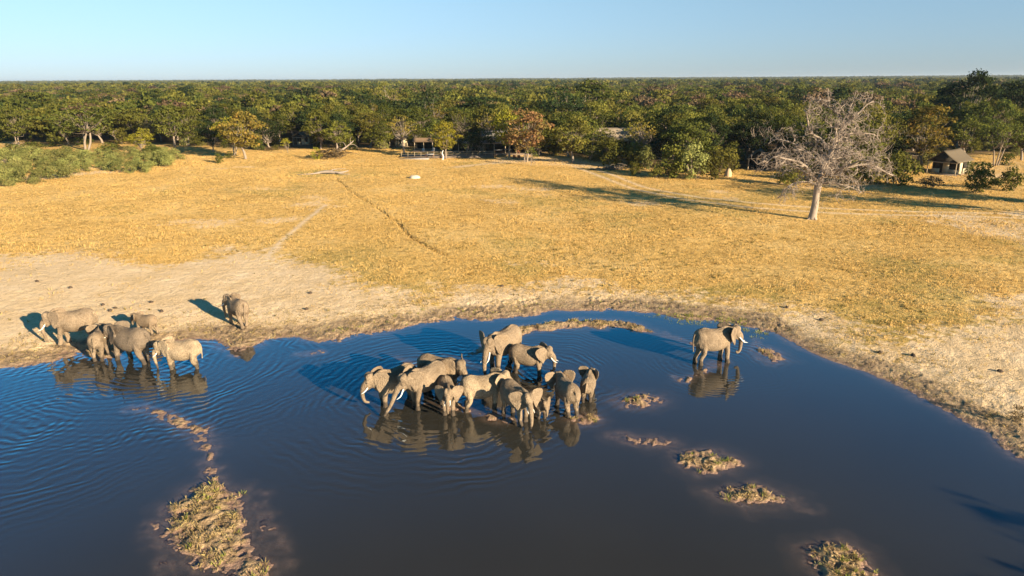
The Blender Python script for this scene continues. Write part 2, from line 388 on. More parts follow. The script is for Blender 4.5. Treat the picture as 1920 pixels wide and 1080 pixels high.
    i2 = np.arange(Zs.size).reshape(Zs.shape)
    q = np.stack([i2[:-1, :-1], i2[1:, :-1], i2[1:, 1:], i2[:-1, 1:]], -1).reshape(-1, 4)
    keep = low.ravel()[q].any(1); q = q[keep][:, ::1]
    used = np.unique(q); mp = -np.ones(Zs.size, int); mp[used] = np.arange(len(used)); q = mp[q]
    co = np.stack([Xs.ravel()[used], Ys.ravel()[used], np.zeros(len(used))], 1)
    wm = mesh_np('water', co, q, True)
    # orientation up
    if wm.polygons[len(wm.polygons)//2].normal.z < 0:
        wm.flip_normals()
    dp = (-Zs.ravel()[used]).astype(np.float32)
    wm.attributes.new('depth', 'FLOAT', 'POINT').data.foreach_set('value', dp)
    c1 = at(820, 735); c2 = at(300, 680); c3 = at(1340, 680); c4 = at(1000, 700); c5 = at(60, 790)
    rings = [(c1[0], c1[1], .55, 13, .75), (c2[0], c2[1], .58, 16, .8), (c3[0], c3[1], .42, 8, .35), (c4[0], c4[1], .48, 11, .45), (c5[0], c5[1], .55, 14, .5)]
    wo_ = link('water', wm, None, make_water_mat(rings)); tag(wo_, kind='structure')
build_ground()

# ------------------------------------------------------------------ solid helpers (numpy lofts)
def cat_rom(pts, rad, sub=4):
    P_ = np.array(pts, float); Rr = np.array(rad, float)
    if Rr.ndim == 1: Rr = Rr[:, None]
    n = len(P_); A = np.hstack([P_, Rr]); out = []
    for i in range(n-1):
        p0 = A[max(i-1, 0)]; p1 = A[i]; p2 = A[i+1]; p3 = A[min(i+2, n-1)]
        for k in range(sub):
            t = k/sub
            out.append(.5*((2*p1)+(-p0+p2)*t+(2*p0-5*p1+4*p2-p3)*t*t+(-p0+3*p1-3*p2+p3)*t**3))
    out.append(A[-1]); out = np.array(out)
    return out[:, :3], np.maximum(out[:, 3:], .004)
def tube(pts, rad, n=12, sub=4, smooth=True):
    """closed tube along pts; returns verts, quads, tris"""
    P_, Rr = cat_rom(pts, rad, sub) if sub > 1 else (np.array(pts, float), np.array(rad, float).reshape(len(pts), -1))
    if Rr.shape[1] == 1: Rr = np.repeat(Rr, 2, 1)
    T = np.gradient(P_, axis=0); T /= np.maximum(np.linalg.norm(T, axis=1, keepdims=True), 1e-9)
    up = np.array([0, 1., 0]) if abs(T[0][1]) < .8 else np.array([1., 0, 0])
    V = []; a = np.linspace(0, 2*np.pi, n, endpoint=False); prev = up
    for i in range(len(P_)):
        b = prev-T[i]*(prev@T[i]); b /= max(np.linalg.norm(b), 1e-9); c = np.cross(T[i], b); prev = b
        V.append(P_[i]+np.outer(np.cos(a)*Rr[i, 0], b)+np.outer(np.sin(a)*Rr[i, 1], c))
    V = np.concatenate(V); k = len(P_)
    V = np.vstack([V, P_[0]-T[0]*Rr[0].mean()*.5, P_[-1]+T[-1]*Rr[-1].mean()*.5])
    i = np.arange(k-1)[:, None]*n; j = np.arange(n)[None]; j2 = (j+1) % n
    q = np.stack([(i+j), (i+j2), (i+n+j2), (i+n+j)], -1).reshape(-1, 4)
    jj = np.arange(n); t1 = np.stack([np.full(n, k*n), (jj+1) % n, jj], 1)
    t2 = np.stack([np.full(n, k*n+1), (k-1)*n+jj, (k-1)*n+(jj+1) % n], 1)
    return V, q, np.vstack([t1, t2])
def ellipsoid(c, r, rot=None, n=14, m_=9):
    V = [[0, 0, 1.]]
    for i in range(1, m_):
        ph = math.pi*i/m_
        for j in range(n): V.append([math.sin(ph)*math.cos(2*math.pi*j/n), math.sin(ph)*math.sin(2*math.pi*j/n), math.cos(ph)])
    V.append([0, 0, -1.]); V = np.array(V)*np.array(r)
    if rot is not None: V = V@np.array(rot).T
    V = V+np.array(c); q = []; t = []
    for j in range(n):
        t.append([0, 1+j, 1+(j+1) % n]); L = 1+(m_-2)*n; t.append([len(V)-1, L+(j+1) % n, L+j])
    for i in range(m_-2):
        for j in range(n): a = 1+i*n; q.append([a+j, a+n+j, a+n+(j+1) % n, a+(j+1) % n])
    return V, np.array(q), np.array(t)
class Acc:
    def __init__(s): s.V = []; s.q = []; s.t = []; s.n = 0
    def add(s, g):
        V, q, t = g; s.V.append(V)
        if len(q): s.q.append(np.asarray(q)+s.n)
        if len(t): s.t.append(np.asarray(t)+s.n)
        s.n += len(V); return s
    def mesh(s, name, smooth=True):
        fl = []
        if s.q: fl.append(np.vstack(s.q))
        if s.t: fl.append(np.vstack(s.t))
        return mesh_np(name, np.vstack(s.V), fl, smooth)
def box(x0, x1, y0, y1, z0, z1):
    V = np.array([[x, y, z] for z in (z0, z1) for y in (y0, y1) for x in (x0, x1)], float)
    q = np.array([[0, 2, 3, 1], [4, 5, 7, 6], [0, 1, 5, 4], [2, 6, 7, 3], [0, 4, 6, 2], [1, 3, 7, 5]])
    return V, q, []

# ------------------------------------------------------------------ elephants
def make_skin(name, base, dusty):
    t = NT(name); tc = t.n('ShaderNodeTexCoord').outputs['Object']; pos = t.n('ShaderNodeNewGeometry').outputs['Position']
    oi = t.n('ShaderNodeObjectInfo'); va = t.n('ShaderNodeVectorMath', operation='ADD'); t.t.links.new(tc, va.inputs[0]); t.t.links.new(t.math('MULTIPLY', oi.outputs['Random'], 30.0), va.inputs[1]); tc = va.outputs[0]
    n1 = t.noise(1.6, 5, .6, tc); c = t.ramp(n1, [(.3, base), (.55, tuple(x*1.12 for x in base)), (.75, dusty)])
    fine = t.noise(9, 5, .7, tc); c = t.mix(.55, c, t.ramp(fine, [(.32, (.45, .43, .42)), (.56, (1, 1, 1))]), 'MULTIPLY')
    z = t.n('ShaderNodeSeparateXYZ', ins={'Vector': pos}).outputs['Z']
    w = t.math('ADD', z, t.math('MULTIPLY', t.noise(3, 2, .5, tc), -.25))
    wet = t.n('ShaderNodeMapRange', ins={'Value': w, 'From Min': .27, 'From Max': .16}).outputs[0]
    c = t.mix(t.math('MULTIPLY', wet, .78), c, (.035, .028, .022))
    vo = t.n('ShaderNodeTexVoronoi', feature='DISTANCE_TO_EDGE', ins={'Vector': tc, 'Scale': 9.0}).outputs['Distance']
    wr = t.n('ShaderNodeTexWave', ins={'Vector': tc, 'Scale': 3.2, 'Distortion': 5.0, 'Detail': 3.0}).outputs['Fac']
    hh = t.math('ADD', t.math('ADD', t.math('MULTIPLY', vo, .5), t.math('MULTIPLY', fine, .9)), t.math('MULTIPLY', wr, .06))
    mudp = t.ramp(t.noise(.9, 5, .7, tc), [(.36, (.62, .60, .58)), (.52, (1, 1, 1)), (.70, (1.10, 1.06, 1.0))]); c = t.mix(.9, c, mudp, 'MULTIPLY')
    fold = t.ramp(vo, [(.0, (.70, .68, .66)), (.10, (1, 1, 1))]); c = t.mix(.7, c, fold, 'MULTIPLY')
    t.bsdf(c, .85, t.bump(hh, .85, .08), .2); return t.m
SKIN = make_skin('elephant_skin', (.225, .165, .105), (.32, .235, .148))
SKIN_D = make_skin('elephant_skin_dark', (.165, .124, .084), (.235, .178, .118))
SKIN_L = make_skin('elephant_skin_dusty', (.30, .225, .14), (.44, .335, .21))
IVORY = mat_simple('ivory', (.72, .68, .58), .35, .1, 6)
EYE = mat_simple('dark_eye', (.02, .015, .01), .2, .1, 6)

def rotz(v, a): c, s = math.cos(a), math.sin(a); v = np.asarray(v, float); return v@np.array([[c, -s, 0], [s, c, 0], [0, 0, 1]]).T
def roty(v, a):  # positive tips the head down
    c, s = math.cos(a), math.sin(a); v = np.asarray(v, float); return v@np.array([[c, 0, s], [0, 1, 0], [-s, 0, c]]).T
TRUNKS = {  # offsets from trunk root, already in the body's upright frame (x forward)
 'down': [(0, 0), (.17, -.18), (.24, -.5), (.22, -.85), (.16, -1.2), (.12, -1.5)],
 'curl_in': [(0, 0), (.18, -.16), (.28, -.5), (.26, -.85), (.15, -1.12), (-.08, -1.22)],
 'curl_under': [(0, 0), (.16, -.18), (.22, -.5), (.22, -.85), (.19, -1.18), (.06, -1.33), (-.06, -1.24)],
 'reach': [(0, 0), (.22, -.16), (.42, -.48), (.60, -.85), (.82, -1.20), (1.08, -1.52), (1.14, -1.60)],
 'drink': [(0, 0), (.20, -.18), (.30, -.55), (.36, -.9), (.34, -1.25), (.22, -1.50), (.2, -1.6)],
 'short': [(0, 0), (.13, -.16), (.17, -.42), (.13, -.7), (.05, -.88)]}
EAR = np.array([(0, .10), (.03, .34), (.20, .45), (.50, .45), (.78, .35), (.90, .15), (.84, -.12), (.68, -.38), (.48, -.62), (.33, -.82), (.20, -.64), (.08, -.30)])
def ear_solid(side, spread, root, yaw, pitch, piv, scale=1.0):
    E = EAR*scale; c = np.array([.32, -.05])*scale; rings = [1.0, .93, .5]; V = []
    def place(a, b, off):
        # a: back along the ear, b: up, off: thickness
        cur = .10*(a/.8)**2
        x = -a*math.cos(spread)+off*math.sin(spread); y = a*math.sin(spread)+off*math.cos(spread)+cur*math.cos(spread)*.8
        return (x-.10*b, side*(y+.03*abs(b)), b)
    for off in (.038, -.038):
        for f in rings:
            for p in E:
                q = c+(p-c)*f; rr = 1.0 if f < .99 else .35
                wav = .03*math.sin(p[1]*9+p[0]*5)*f
                V.append(place(q[0], q[1], off*rr+wav))
        V.append(place(c[0], c[1], off))
    V = np.array(V)+np.array(root); n = len(E); S = 3*n+1; q = []; t = []
    for s_ in (0, 1):
        o = s_*S
        for k in range(2):
            for j in range(n):
                f = [o+k*n+j, o+k*n+(j+1) % n, o+(k+1)*n+(j+1) % n, o+(k+1)*n+j]; q.append(f if (s_ == 0) else f[::-1])
        for j in range(n):
            f = [o+2*n+j, o+2*n+(j+1) % n, o+3*n]; t.append(f if s_ == 0 else f[::-1])
    for j in range(n): q.append([(j+1) % n, j, S+j, S+(j+1) % n])
    q = np.array(q); t = np.array(t)
    if side < 0: q = q[:, ::-1]; t = t[:, ::-1]
    V = rotz(roty(V-piv, pitch), yaw)+piv
    return V, q, t
def smooth_mesh(acc, name, voxel):
    me = acc.mesh(name+'_tmp'); ob = bpy.data.objects.new(name+'_tmp', me); COL.objects.link(ob)
    md = ob.modifiers.new('r', 'REMESH'); md.mode = 'VOXEL'; md.voxel_size = voxel; md.use_smooth_shade = True
    ms = ob.modifiers.new('s', 'SMOOTH'); ms.factor = .5; ms.iterations = 3
    dg = bpy.context.evaluated_depsgraph_get(); dg.update()
    out = bpy.data.meshes.new_from_object(ob.evaluated_get(dg)); out.name = name
    bpy.data.objects.remove(ob); bpy.data.meshes.remove(me)
    out.polygons.foreach_set('use_smooth', np.ones(len(out.polygons), dtype=bool))
    return out
def elephant(px, py, head, sc, label, legs=(0, 0, 0, 0), trunk='down', hyaw=0, hpitch=0, ear=(35, 35), tusk=.45, tail=0.0, calf=False, skin=None, zoff=None, fat=1.0):
    x, y, z = gat(px, py)
    if z < 0.02:
        x, y = at(px, py, 0); z = max(hgt(x, y), -.22)
    if zoff is not None: z = zoff
    root = empty('elephant', (x, y, z), R(head), sc)
    tag(root, label, 'elephant', 'elephants at the waterhole')
    A = Acc(); piv = np.array([1.08, 0, 1.92]); yw = R(hyaw); pt = R(hpitch)
    def H(v): return rotz(roty(np.atleast_2d(np.asarray(v, float))-piv, pt), yw)+piv
    # torso
    st = [(-1.38, 1.76, .17, .24), (-1.30, 1.74, .36, .46), (-1.10, 1.74, .53, .62), (-.80, 1.72, .60, .70), (-.40, 1.60, .64, .735), (0, 1.55, .66, .745), (.35, 1.59, .62, .72), (.65, 1.68, .54, .68), (.90, 1.77, .44, .62), (1.12, 1.86, .33, .50), (1.30, 1.93, .27, .42)]
    A.add(tube([(a, 0, b) for a, b, c, d in st], [(c*fat, d) for a, b, c, d in st], 20, 3))
    # spine ridge and shoulder blades, hips
    A.add(tube([(-1.18, 0, 2.20), (-.78, 0, 2.38), (-.25, 0, 2.26), (.25, 0, 2.24), (.72, 0, 2.36), (1.1, 0, 2.27)], [.06, .09, .07, .07, .10, .08], 8, 3))
    for s in (-1, 1):
        A.add(ellipsoid((.72, s*.33, 1.62), (.30, .15, .52))); A.add(ellipsoid((-.92, s*.34, 1.60), (.36, .19, .50)))
    # legs: order front-left(+y), front-right, hind-left, hind-right ; swing in metres
    for k, s in ((0, 1), (1, -1)):
        d = legs[k]
        A.add(tube([(.72, s*.30, 1.55), (.76+d*.15, s*.30, 1.15), (.79+d*.5, s*.29, .72), (.76+d*.8, s*.28, .36), (.77+d, s*.28, .14), (.79+d, s*.28, .02)], [(.26, .21), (.215, .18), (.165, .155), (.14, .14), (.165, .155), (.185, .175)], 14, 3))
    for k, s in ((2, 1), (3, -1)):
        d = legs[k]
        A.add(tube([(-.93, s*.30, 1.60), (-.86+d*.15, s*.31, 1.18), (-.80+d*.45, s*.30, .82), (-.96+d*.75, s*.29, .45), (-.97+d, s*.28, .15), (-.94+d, s*.28, .02)], [(.33, .23), (.26, .20), (.195, .165), (.135, .13), (.15, .145), (.175, .165)], 14, 3))
    # head
    hb = .92 if calf else 1.0
    for c, r in (((1.42, 0, 2.04), (.36, .31, .40)), ((1.50, .13, 2.22), (.26, .17, .24)), ((1.50, -.13, 2.22), (.26, .17, .24)), ((1.62, 0, 1.88), (.24, .24, .32)), ((1.48, 0, 1.66), (.26, .17, .17)), ((1.60, .16, 1.98), (.17, .10, .16)), ((1.60, -.16, 1.98), (.17, .10, .16))):
        g = ellipsoid(c, r); A.add((H(g[0]), g[1], g[2]))
    g = tube([(.95, 0, 1.90), (1.15, 0, 1.95), (1.40, 0, 1.98)], [(.38, .46), (.31, .42), (.26, .36)], 14, 3); A.add((H(g[0]), g[1], g[2]))
    # trunk
    tp = TRUNKS['short' if calf and trunk == 'down' else trunk]; r0 = H([(1.70, 0, 1.86)])[0]; pts = [H([(1.50, 0, 1.98)])[0]]
    for a, b in tp:
        v = rotz([(a, 0, 0)], yw)[0]; pts.append(r0+np.array([v[0], v[1], b]))
    n = len(pts); rr = [.22]+[.205-(.205-.062)*(i/(n-2))**.8 for i in range(n-1)]
    A.add(tube(pts, rr, 12, 4))
    # lower lip
    g = tube([(1.52, 0, 1.60), (1.66, 0, 1.50), (1.74, 0, 1.40)], [.13, .09, .04], 10, 3); A.add((H(g[0]), g[1], g[2]))
    # tusk sheaths
    for s in (-1, 1):
        g = tube([(1.58, s*.12, 1.76), (1.72, s*.15, 1.66)], [.10, .08], 10, 2); A.add((H(g[0]), g[1], g[2]))
    # ears
    for s, e in ((1, ear[0]), (-1, ear[1])):
        A.add(ear_solid(s, R(e), (1.36, s*.27, 2.05), yw, pt, piv, .96 if calf else 1.0))
    # tail
    t0 = np.array([-1.30, 0, 2.08]); tl = [t0, t0+[-.12, tail*.1, -.10], t0+[-.17-.1*abs(tail), tail*.25, -.45], t0+[-.14-.2*abs(tail), tail*.45, -.85], t0+[-.12-.15*abs(tail), tail*.55, -1.15]]
    A.add(tube(tl, [.075, .06, .045, .040, .05], 8, 4))
    me = smooth_mesh(A, 'elephant_body', .036)
    link('body', me, root, skin or SKIN)
    if tusk > 0:
        for s in (-1, 1):
            pp = [(1.66, s*.14, 1.70), (1.80, s*.17, 1.55), (1.93+.1*tusk, s*.19, 1.55-.30*tusk), (1.98+.42*tusk, s*.18, 1.50-.34*tusk)]
            tg = tube(H(pp), [.046, .042, .033, .010], 10, 4); a2 = Acc().add(tg); link('tusk', a2.mesh('tusk'), root, IVORY)
    for s in (-1, 1):
        g = ellipsoid((1.73, s*.238, 1.96), (.030, .022, .026), None, 8, 6); a2 = Acc().add((H(g[0]), g[1], g[2])); link('eye', a2.mesh('eye'), root, EYE)
    return root
exec_elephants = [
 dict(px=146, py=642, head=197, sc=1.0, label='large bull elephant with white tusks on the dry bank, leftmost of the herd', legs=(.18, -.18, -.1, .15), trunk='down', hpitch=8, ear=(20, 12), tusk=.6),
 dict(px=191, py=669, head=106, sc=.80, label='young elephant seen from behind with spread ears, between the bull and the big grey cow', legs=(.1, -.1, .05, -.05), ear=(70, 60), tusk=.2),
 dict(px=250, py=675, head=160, sc=1.05, label='dark grey elephant at the left shore facing away from camera with its head in shadow', legs=(.25, -.25, -.25, .15), hyaw=15, ear=(30, 30), tusk=.4, skin=SKIN_D, fat=1.08),
 dict(px=277, py=626, head=168, sc=0.62, label='small elephant on the bank partly hidden behind the dark grey cow', legs=(.1, -.1, .15, -.15), ear=(40, 60), calf=True, tusk=0),
 dict(px=344, py=689, head=184, sc=0.88, label='pale dusty elephant in the shallows, trunk in the water, right end of the left group', legs=(-.05, .1, -.1, .15), trunk='down', hpitch=12, ear=(15, 15), tusk=.3, skin=SKIN_L),
 dict(px=449, py=609, head=136, sc=0.87, label='lone elephant walking away up the sandy bank with a long dark shadow beside it', legs=(.2, -.2, -.2, .2), trunk='down', hyaw=25, ear=(15, 15), tusk=.35, tail=.3),
 dict(px=742, py=752, head=216, sc=0.97, label='elephant with its trunk curled in at the left end of the central group', legs=(.05, -.1, .1, -.1), trunk='curl_in', hpitch=5, hyaw=-10, ear=(18, 18), tusk=.35),
 dict(px=800, py=757, head=227, sc=0.97, label='tusked elephant stretching its trunk forward down to the water', legs=(.1, -.15, .1, -.1), trunk='reach', hpitch=14, ear=(15, 22), tusk=.7, hyaw=-12),
 dict(px=826, py=732, head=338, sc=1.0, label='elephant facing right behind the other animals with its back half in shadow', legs=(0, .1, -.1, .1), trunk='down', hyaw=-25, ear=(30, 30), tusk=.3),
 dict(px=839, py=770, head=283, sc=0.76, label='half grown elephant facing the camera just right of the elephant stretching its trunk', legs=(.1, -.1, .1, -.1), trunk='curl_in', hyaw=-15, ear=(55, 55), tusk=.3),
 dict(px=905, py=764, head=16, sc=0.9, label='elephant in the middle of the central group with its pale tail swung out', legs=(.1, -.1, .05, -.12), trunk='down', hyaw=-8, ear=(35, 45), tusk=.4, tail=1.6, skin=SKIN_L),
 dict(px=944, py=683, head=232, sc=1.10, label='tall elephant with two white tusks facing the camera at the back of the central group', legs=(.1, -.1, .1, -.1), trunk='drink', hpitch=10, hyaw=15, ear=(45, 40), tusk=.7),
 dict(px=991, py=698, head=346, sc=0.85, label='elephant facing right with a wet black lower half to its legs, beside the tall tusker', legs=(0, .12, -.12, .1), trunk='curl_under', hpitch=2, ear=(35, 40), tusk=.5),
 dict(px=968, py=784, head=302, sc=0.86, label='elephant with wide open ears walking toward the camera, nearest of the central group', legs=(-.15, .15, .1, -.1), trunk='drink', hyaw=-12, hpitch=4, ear=(70, 66), tusk=.3),
 dict(px=1007, py=778, head=300, sc=0.6, label='small calf with a muddy face pressed against the elephant with wide open ears', legs=(.1, -.1, .1, -.1), calf=True, hyaw=-10, ear=(35, 35), tusk=0),
 dict(px=1062, py=768, head=108, sc=0.82, label='elephant seen from behind with its left ear flared, standing beside a mud patch', legs=(.2, -.15, -.1, -.1), ear=(75, 45), tusk=.3, tail=-.3, hpitch=18),
 dict(px=1102, py=744, head=78, sc=0.68, label='slim young elephant seen from behind, rightmost of the central group', legs=(.1, -.1, -.15, .1), hyaw=-25, ear=(60, 50), tusk=.2, tail=.2, hpitch=15),
 dict(px=1335, py=679, head=14, sc=1.0, label='lone elephant in profile standing in the water apart from the herd, facing right', legs=(-.05, .15, -.1, .0), trunk='curl_under', hyaw=-4, hpitch=0, ear=(28, 42), tusk=.75, tail=-.2),
]
for e in exec_elephants: elephant(**e)

# ------------------------------------------------------------------ vegetation
def leaf_mat(name, c1, c2, c3, trans=.32, vary=.06):
    t = NT(name); tc = t.n('ShaderNodeTexCoord').outputs['Object']; oi = t.n('ShaderNodeObjectInfo')
    f = t.noise(.55, 4, .65, tc); c = t.ramp(f, [(.32, c1), (.52, c2), (.70, c3)])
    hs = t.n('ShaderNodeHueSaturation', ins={'Color': c})
    t.t.links.new(t.math('ADD', .5-vary*.22, t.math('MULTIPLY', oi.outputs['Random'], vary*.44)), hs.inputs['Hue'])
    r2 = t.math('FRACT', t.math('MULTIPLY', oi.outputs['Random'], 37.7))
    t.t.links.new(t.math('ADD', .66, t.math('MULTIPLY', r2, .85)), hs.inputs['Value'])
    d = t.n('ShaderNodeBsdfDiffuse', ins={'Color': hs.outputs[0]}); tl = t.n('ShaderNodeBsdfTranslucent', ins={'Color': hs.outputs[0]})
    mx = t.n('ShaderNodeMixShader', ins={0: trans, 1: d.outputs[0], 2: tl.outputs[0]}); t.t.links.new(mx.outputs[0], t.out.inputs[0]); return t.m
LM = {'olive': leaf_mat('olive_leaves', (.062, .063, .013), (.130, .122, .024), (.195, .170, .034)),
      'green': leaf_mat('green_leaves', (.036, .046, .011), (.084, .092, .019), (.150, .145, .028)),
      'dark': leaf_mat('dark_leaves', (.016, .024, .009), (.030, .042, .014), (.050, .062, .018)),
      'yellow': leaf_mat('yellow_green_leaves', (.12, .115, .014), (.23, .205, .024), (.32, .26, .03)),
      'ochre': leaf_mat('ochre_leaves', (.09, .088, .02), (.18, .145, .028), (.27, .165, .032)),
      'rust': leaf_mat('rusty_leaves', (.10, .095, .022), (.19, .115, .043), (.255, .128, .062)),
      'grey': leaf_mat('grey_green_leaves', (.14, .145, .042), (.22, .215, .065), (.31, .285, .09)),
      'brown': leaf_mat('brown_twigs', (.09, .06, .035), (.14, .095, .05), (.18, .13, .07))}
BARK = mat_simple('pale_bark', (.23, .18, .13), .9, .35, 2.5, .02, 12)
BARKD = mat_simple('dark_bark', (.12, .09, .065), .9, .35, 2.5, .02, 12)
DEADWOOD = mat_simple('bleached_wood', (.285, .225, .17), .9, .35, 1.6, .02, 14)

def leaf_cloud(rng, centres, radii, per, ls, flat=.6, droop=0.0):
    C = []
    for c, r in zip(centres, radii):
        k = max(3, int(per*(r**2)))
        d = rng.normal(size=(k, 3)); d /= np.linalg.norm(d, axis=1, keepdims=True); d[:, 2] = np.where(d[:, 2] < -.2, -d[:, 2]*.7, d[:, 2])
        rad = r*rng.uniform(.55, 1.08, size=(k, 1))**.8
        p = d*rad; p[:, 2] *= flat; p += rng.normal(size=(k, 3))*.10*r
        C.append(np.hstack([p+c, d]))
    C = np.vstack(C); n = len(C); p = C[:, :3]; nrm = C[:, 3:]+rng.normal(size=(n, 3))*.75; nrm[:, 2] += .25
    nrm /= np.linalg.norm(nrm, axis=1, keepdims=True)
    a = rng.normal(size=(n, 3)); a -= nrm*(a*nrm).sum(1, keepdims=True); a /= np.linalg.norm(a, axis=1, keepdims=True); b = np.cross(nrm, a)
    s = ls*rng.uniform(.55, 1.3, size=(n, 1)); e = rng.uniform(.45, 1.0, size=(n, 1))
    V = np.stack([p+a*s*.5, p+b*s*.5*e+a*s*.08, p-a*s*.5, p-b*s*.5*e-a*s*.06], 1).reshape(-1, 3)
    return V, np.arange(n*4).reshape(-1, 4), []
def make_tree(name, seed, h, w, n_cl, rc, base, ls=.42, per=44, trunks=1, lean=.1, shape='dome', tr=.22, flat=.6, limb=1.0):
    rng = np.random.default_rng(seed); cs = []; rs = []
    tries = 0
    while len(cs) < n_cl and tries < 4000:
        tries += 1
        u = rng.uniform(-1, 1, 3)
        if u@u > 1 or u@u < .12: continue
        z = base*h+(1-base)*h*(.5+.5*u[2]); wz = 1.0
        f = (z/h-base)/(1-base)
        if shape == 'dome': wz = math.sqrt(max(.05, 1-(max(f-.35, 0)/.72)**2))*(.72+.5*min(f, .5))
        elif shape == 'flat': wz = .55+.55*f
        elif shape == 'column': wz = .9-.4*abs(f-.45)
        elif shape == 'bush': wz = 1.0-.45*f
        c = np.array([u[0]*w/2*wz, u[1]*w/2*wz, z-rc*.3])
        if cs and min(np.linalg.norm((c-q)*[1, 1, 1.4]) for q in cs) < rc*.62: continue
        cs.append(c); rs.append(rc*rng.uniform(.65, 1.3))
    cr = Acc().add(leaf_cloud(rng, cs, rs, per, ls, flat)).mesh(name+'_crown', False)
    T = Acc()
    for k in range(trunks):
        a = rng.uniform(0, 6.28); off = 0 if trunks == 1 else .35
        b = np.array([math.cos(a)*off, math.sin(a)*off, -.3]); ln = np.array([math.cos(a+rng.uniform(-.5, .5)), math.sin(a+rng.uniform(-.5, .5)), 0])*lean*h
        fork = b+ln*.5+[0, 0, h*max(base, .22)*rng.uniform(.8, 1.1)]; top = b+ln+[0, 0, h*.72]
        r0 = tr/math.sqrt(trunks)*1.15
        T.add(tube([b, (b+fork)/2+rng.normal(size=3)*.12, fork, (fork+top)/2+rng.normal(size=3)*.2, top], [r0*1.2, r0*.9, r0*.7, r0*.36, r0*.10], 7, 2))
        for c in cs[k::trunks]:
            if rng.uniform() > limb: continue
            mid = (fork+c)/2+rng.normal(size=3)*.3+[0, 0, .15*h*rng.uniform(-.3, .5)]
            T.add(tube([fork, mid, c], [r0*.30, r0*.16, r0*.05], 5, 2))
    return cr, T.mesh(name+'_trunk', True)
TV = {}
TV['round'] = make_tree('round', 1, 10, 8.5, 46, 1.35, .30)
TV['round2'] = make_tree('round2', 2, 10, 9.5, 50, 1.3, .26, trunks=2)
TV['layered'] = make_tree('layered', 3, 10, 9.5, 40, 1.45, .36, shape='flat', flat=.38)
TV['tall'] = make_tree('tall', 4, 10, 6.0, 38, 1.2, .28, shape='column')
TV['clumpy'] = make_tree('clumpy', 5, 10, 8.0, 34, 1.5, .22, per=30)
TV['forked'] = make_tree('forked', 6, 10, 8.5, 34, 1.25, .38, trunks=3, lean=.13, tr=.22, per=28)
TV['open'] = make_tree('open', 7, 10, 9.5, 58, .95, .36, trunks=2, lean=.10, per=26, ls=.34, tr=.26)
TV['open2'] = make_tree('open2', 8, 10, 8.0, 44, .90, .42, trunks=1, lean=.14, per=26, ls=.34, tr=.26)
TV['sapling'] = make_tree('sapling', 9, 5, 3.0, 20, .62, .25, per=60, ls=.26, tr=.07)
BV = {}
for i in range(4):
    BV[i] = make_tree('bush%d' % i, 20+i, 2.4, 2.9, 20+3*i, .55, .0, ls=.24, per=95, trunks=4, lean=.3, shape='bush', tr=.05, flat=.9, limb=.5)
for i in range(2):
    BV[4+i] = make_tree('bigbush%d' % i, 30+i, 4.2, 4.6, 44, .70, .02, ls=.32, per=62, trunks=4, lean=.25, shape='bush', tr=.09, flat=.85, limb=.5)
def place_tree(name, var, x, y, z, s, sz, rz, leafm, bark, label, group, cat='tree', trunk=True):
    cr, tk = (TV.get(var) or BV.get(var))
    root = empty(name, (x, y, z), rz); root.scale = (s, s, sz); tag(root, label, cat, group)
    for nm, me, mt in (('crown', cr, leafm), ('trunk', tk, bark)):
        if nm == 'trunk' and not trunk: continue
        if not me.materials: me.materials.append(mt)
        o = bpy.data.objects.new(nm if name != 'bush' else ('foliage' if nm == 'crown' else 'stem'), me); COL.objects.link(o); o.parent = root
        o.material_slots[0].link = 'OBJECT'; o.material_slots[0].material = mt
    return root
VH = {'sapling': 5.0, 0: 2.4, 1: 2.4, 2: 2.4, 3: 2.4, 4: 4.2, 5: 4.2}
VW = {'round': 8.5, 'round2': 9.5, 'layered': 9.5, 'tall': 6.0, 'clumpy': 8, 'forked': 8.5, 'open': 9.5, 'open2': 8, 'sapling': 3, 0: 2.9, 1: 2.9, 2: 2.9, 3: 2.9, 4: 4.6, 5: 4.6}
def hand(name, var, px, py, top, wpx, leafm, label, group='trees standing along the edge of the wood', bark=None, rz=None, cat='tree', push=0):
    x, y, z = gat(px, py); d = y*math.cos(PITCH)+(CAMH-z)*math.sin(PITCH)
    # height from the top pixel
    lo, hi = 0.3, 25.
    for _ in range(30):
        md = (lo+hi)/2; r_ = ray(px, top); t = y/r_[1]; zz = CAMH+t*r_[2]
        md = zz-z; break
    h = max(.6, md); w = wpx*d/FPX
    rng = random.Random(int(px*7+py))
    return place_tree(name, var, x, y, z, w/(VW[var]*1.08), h/VH.get(var, 10.0)*.97, rng.uniform(0, 6.28) if rz is None else rz, LM[leafm], bark or BARK, label, group, cat)
G1 = 'trees standing along the edge of the wood'
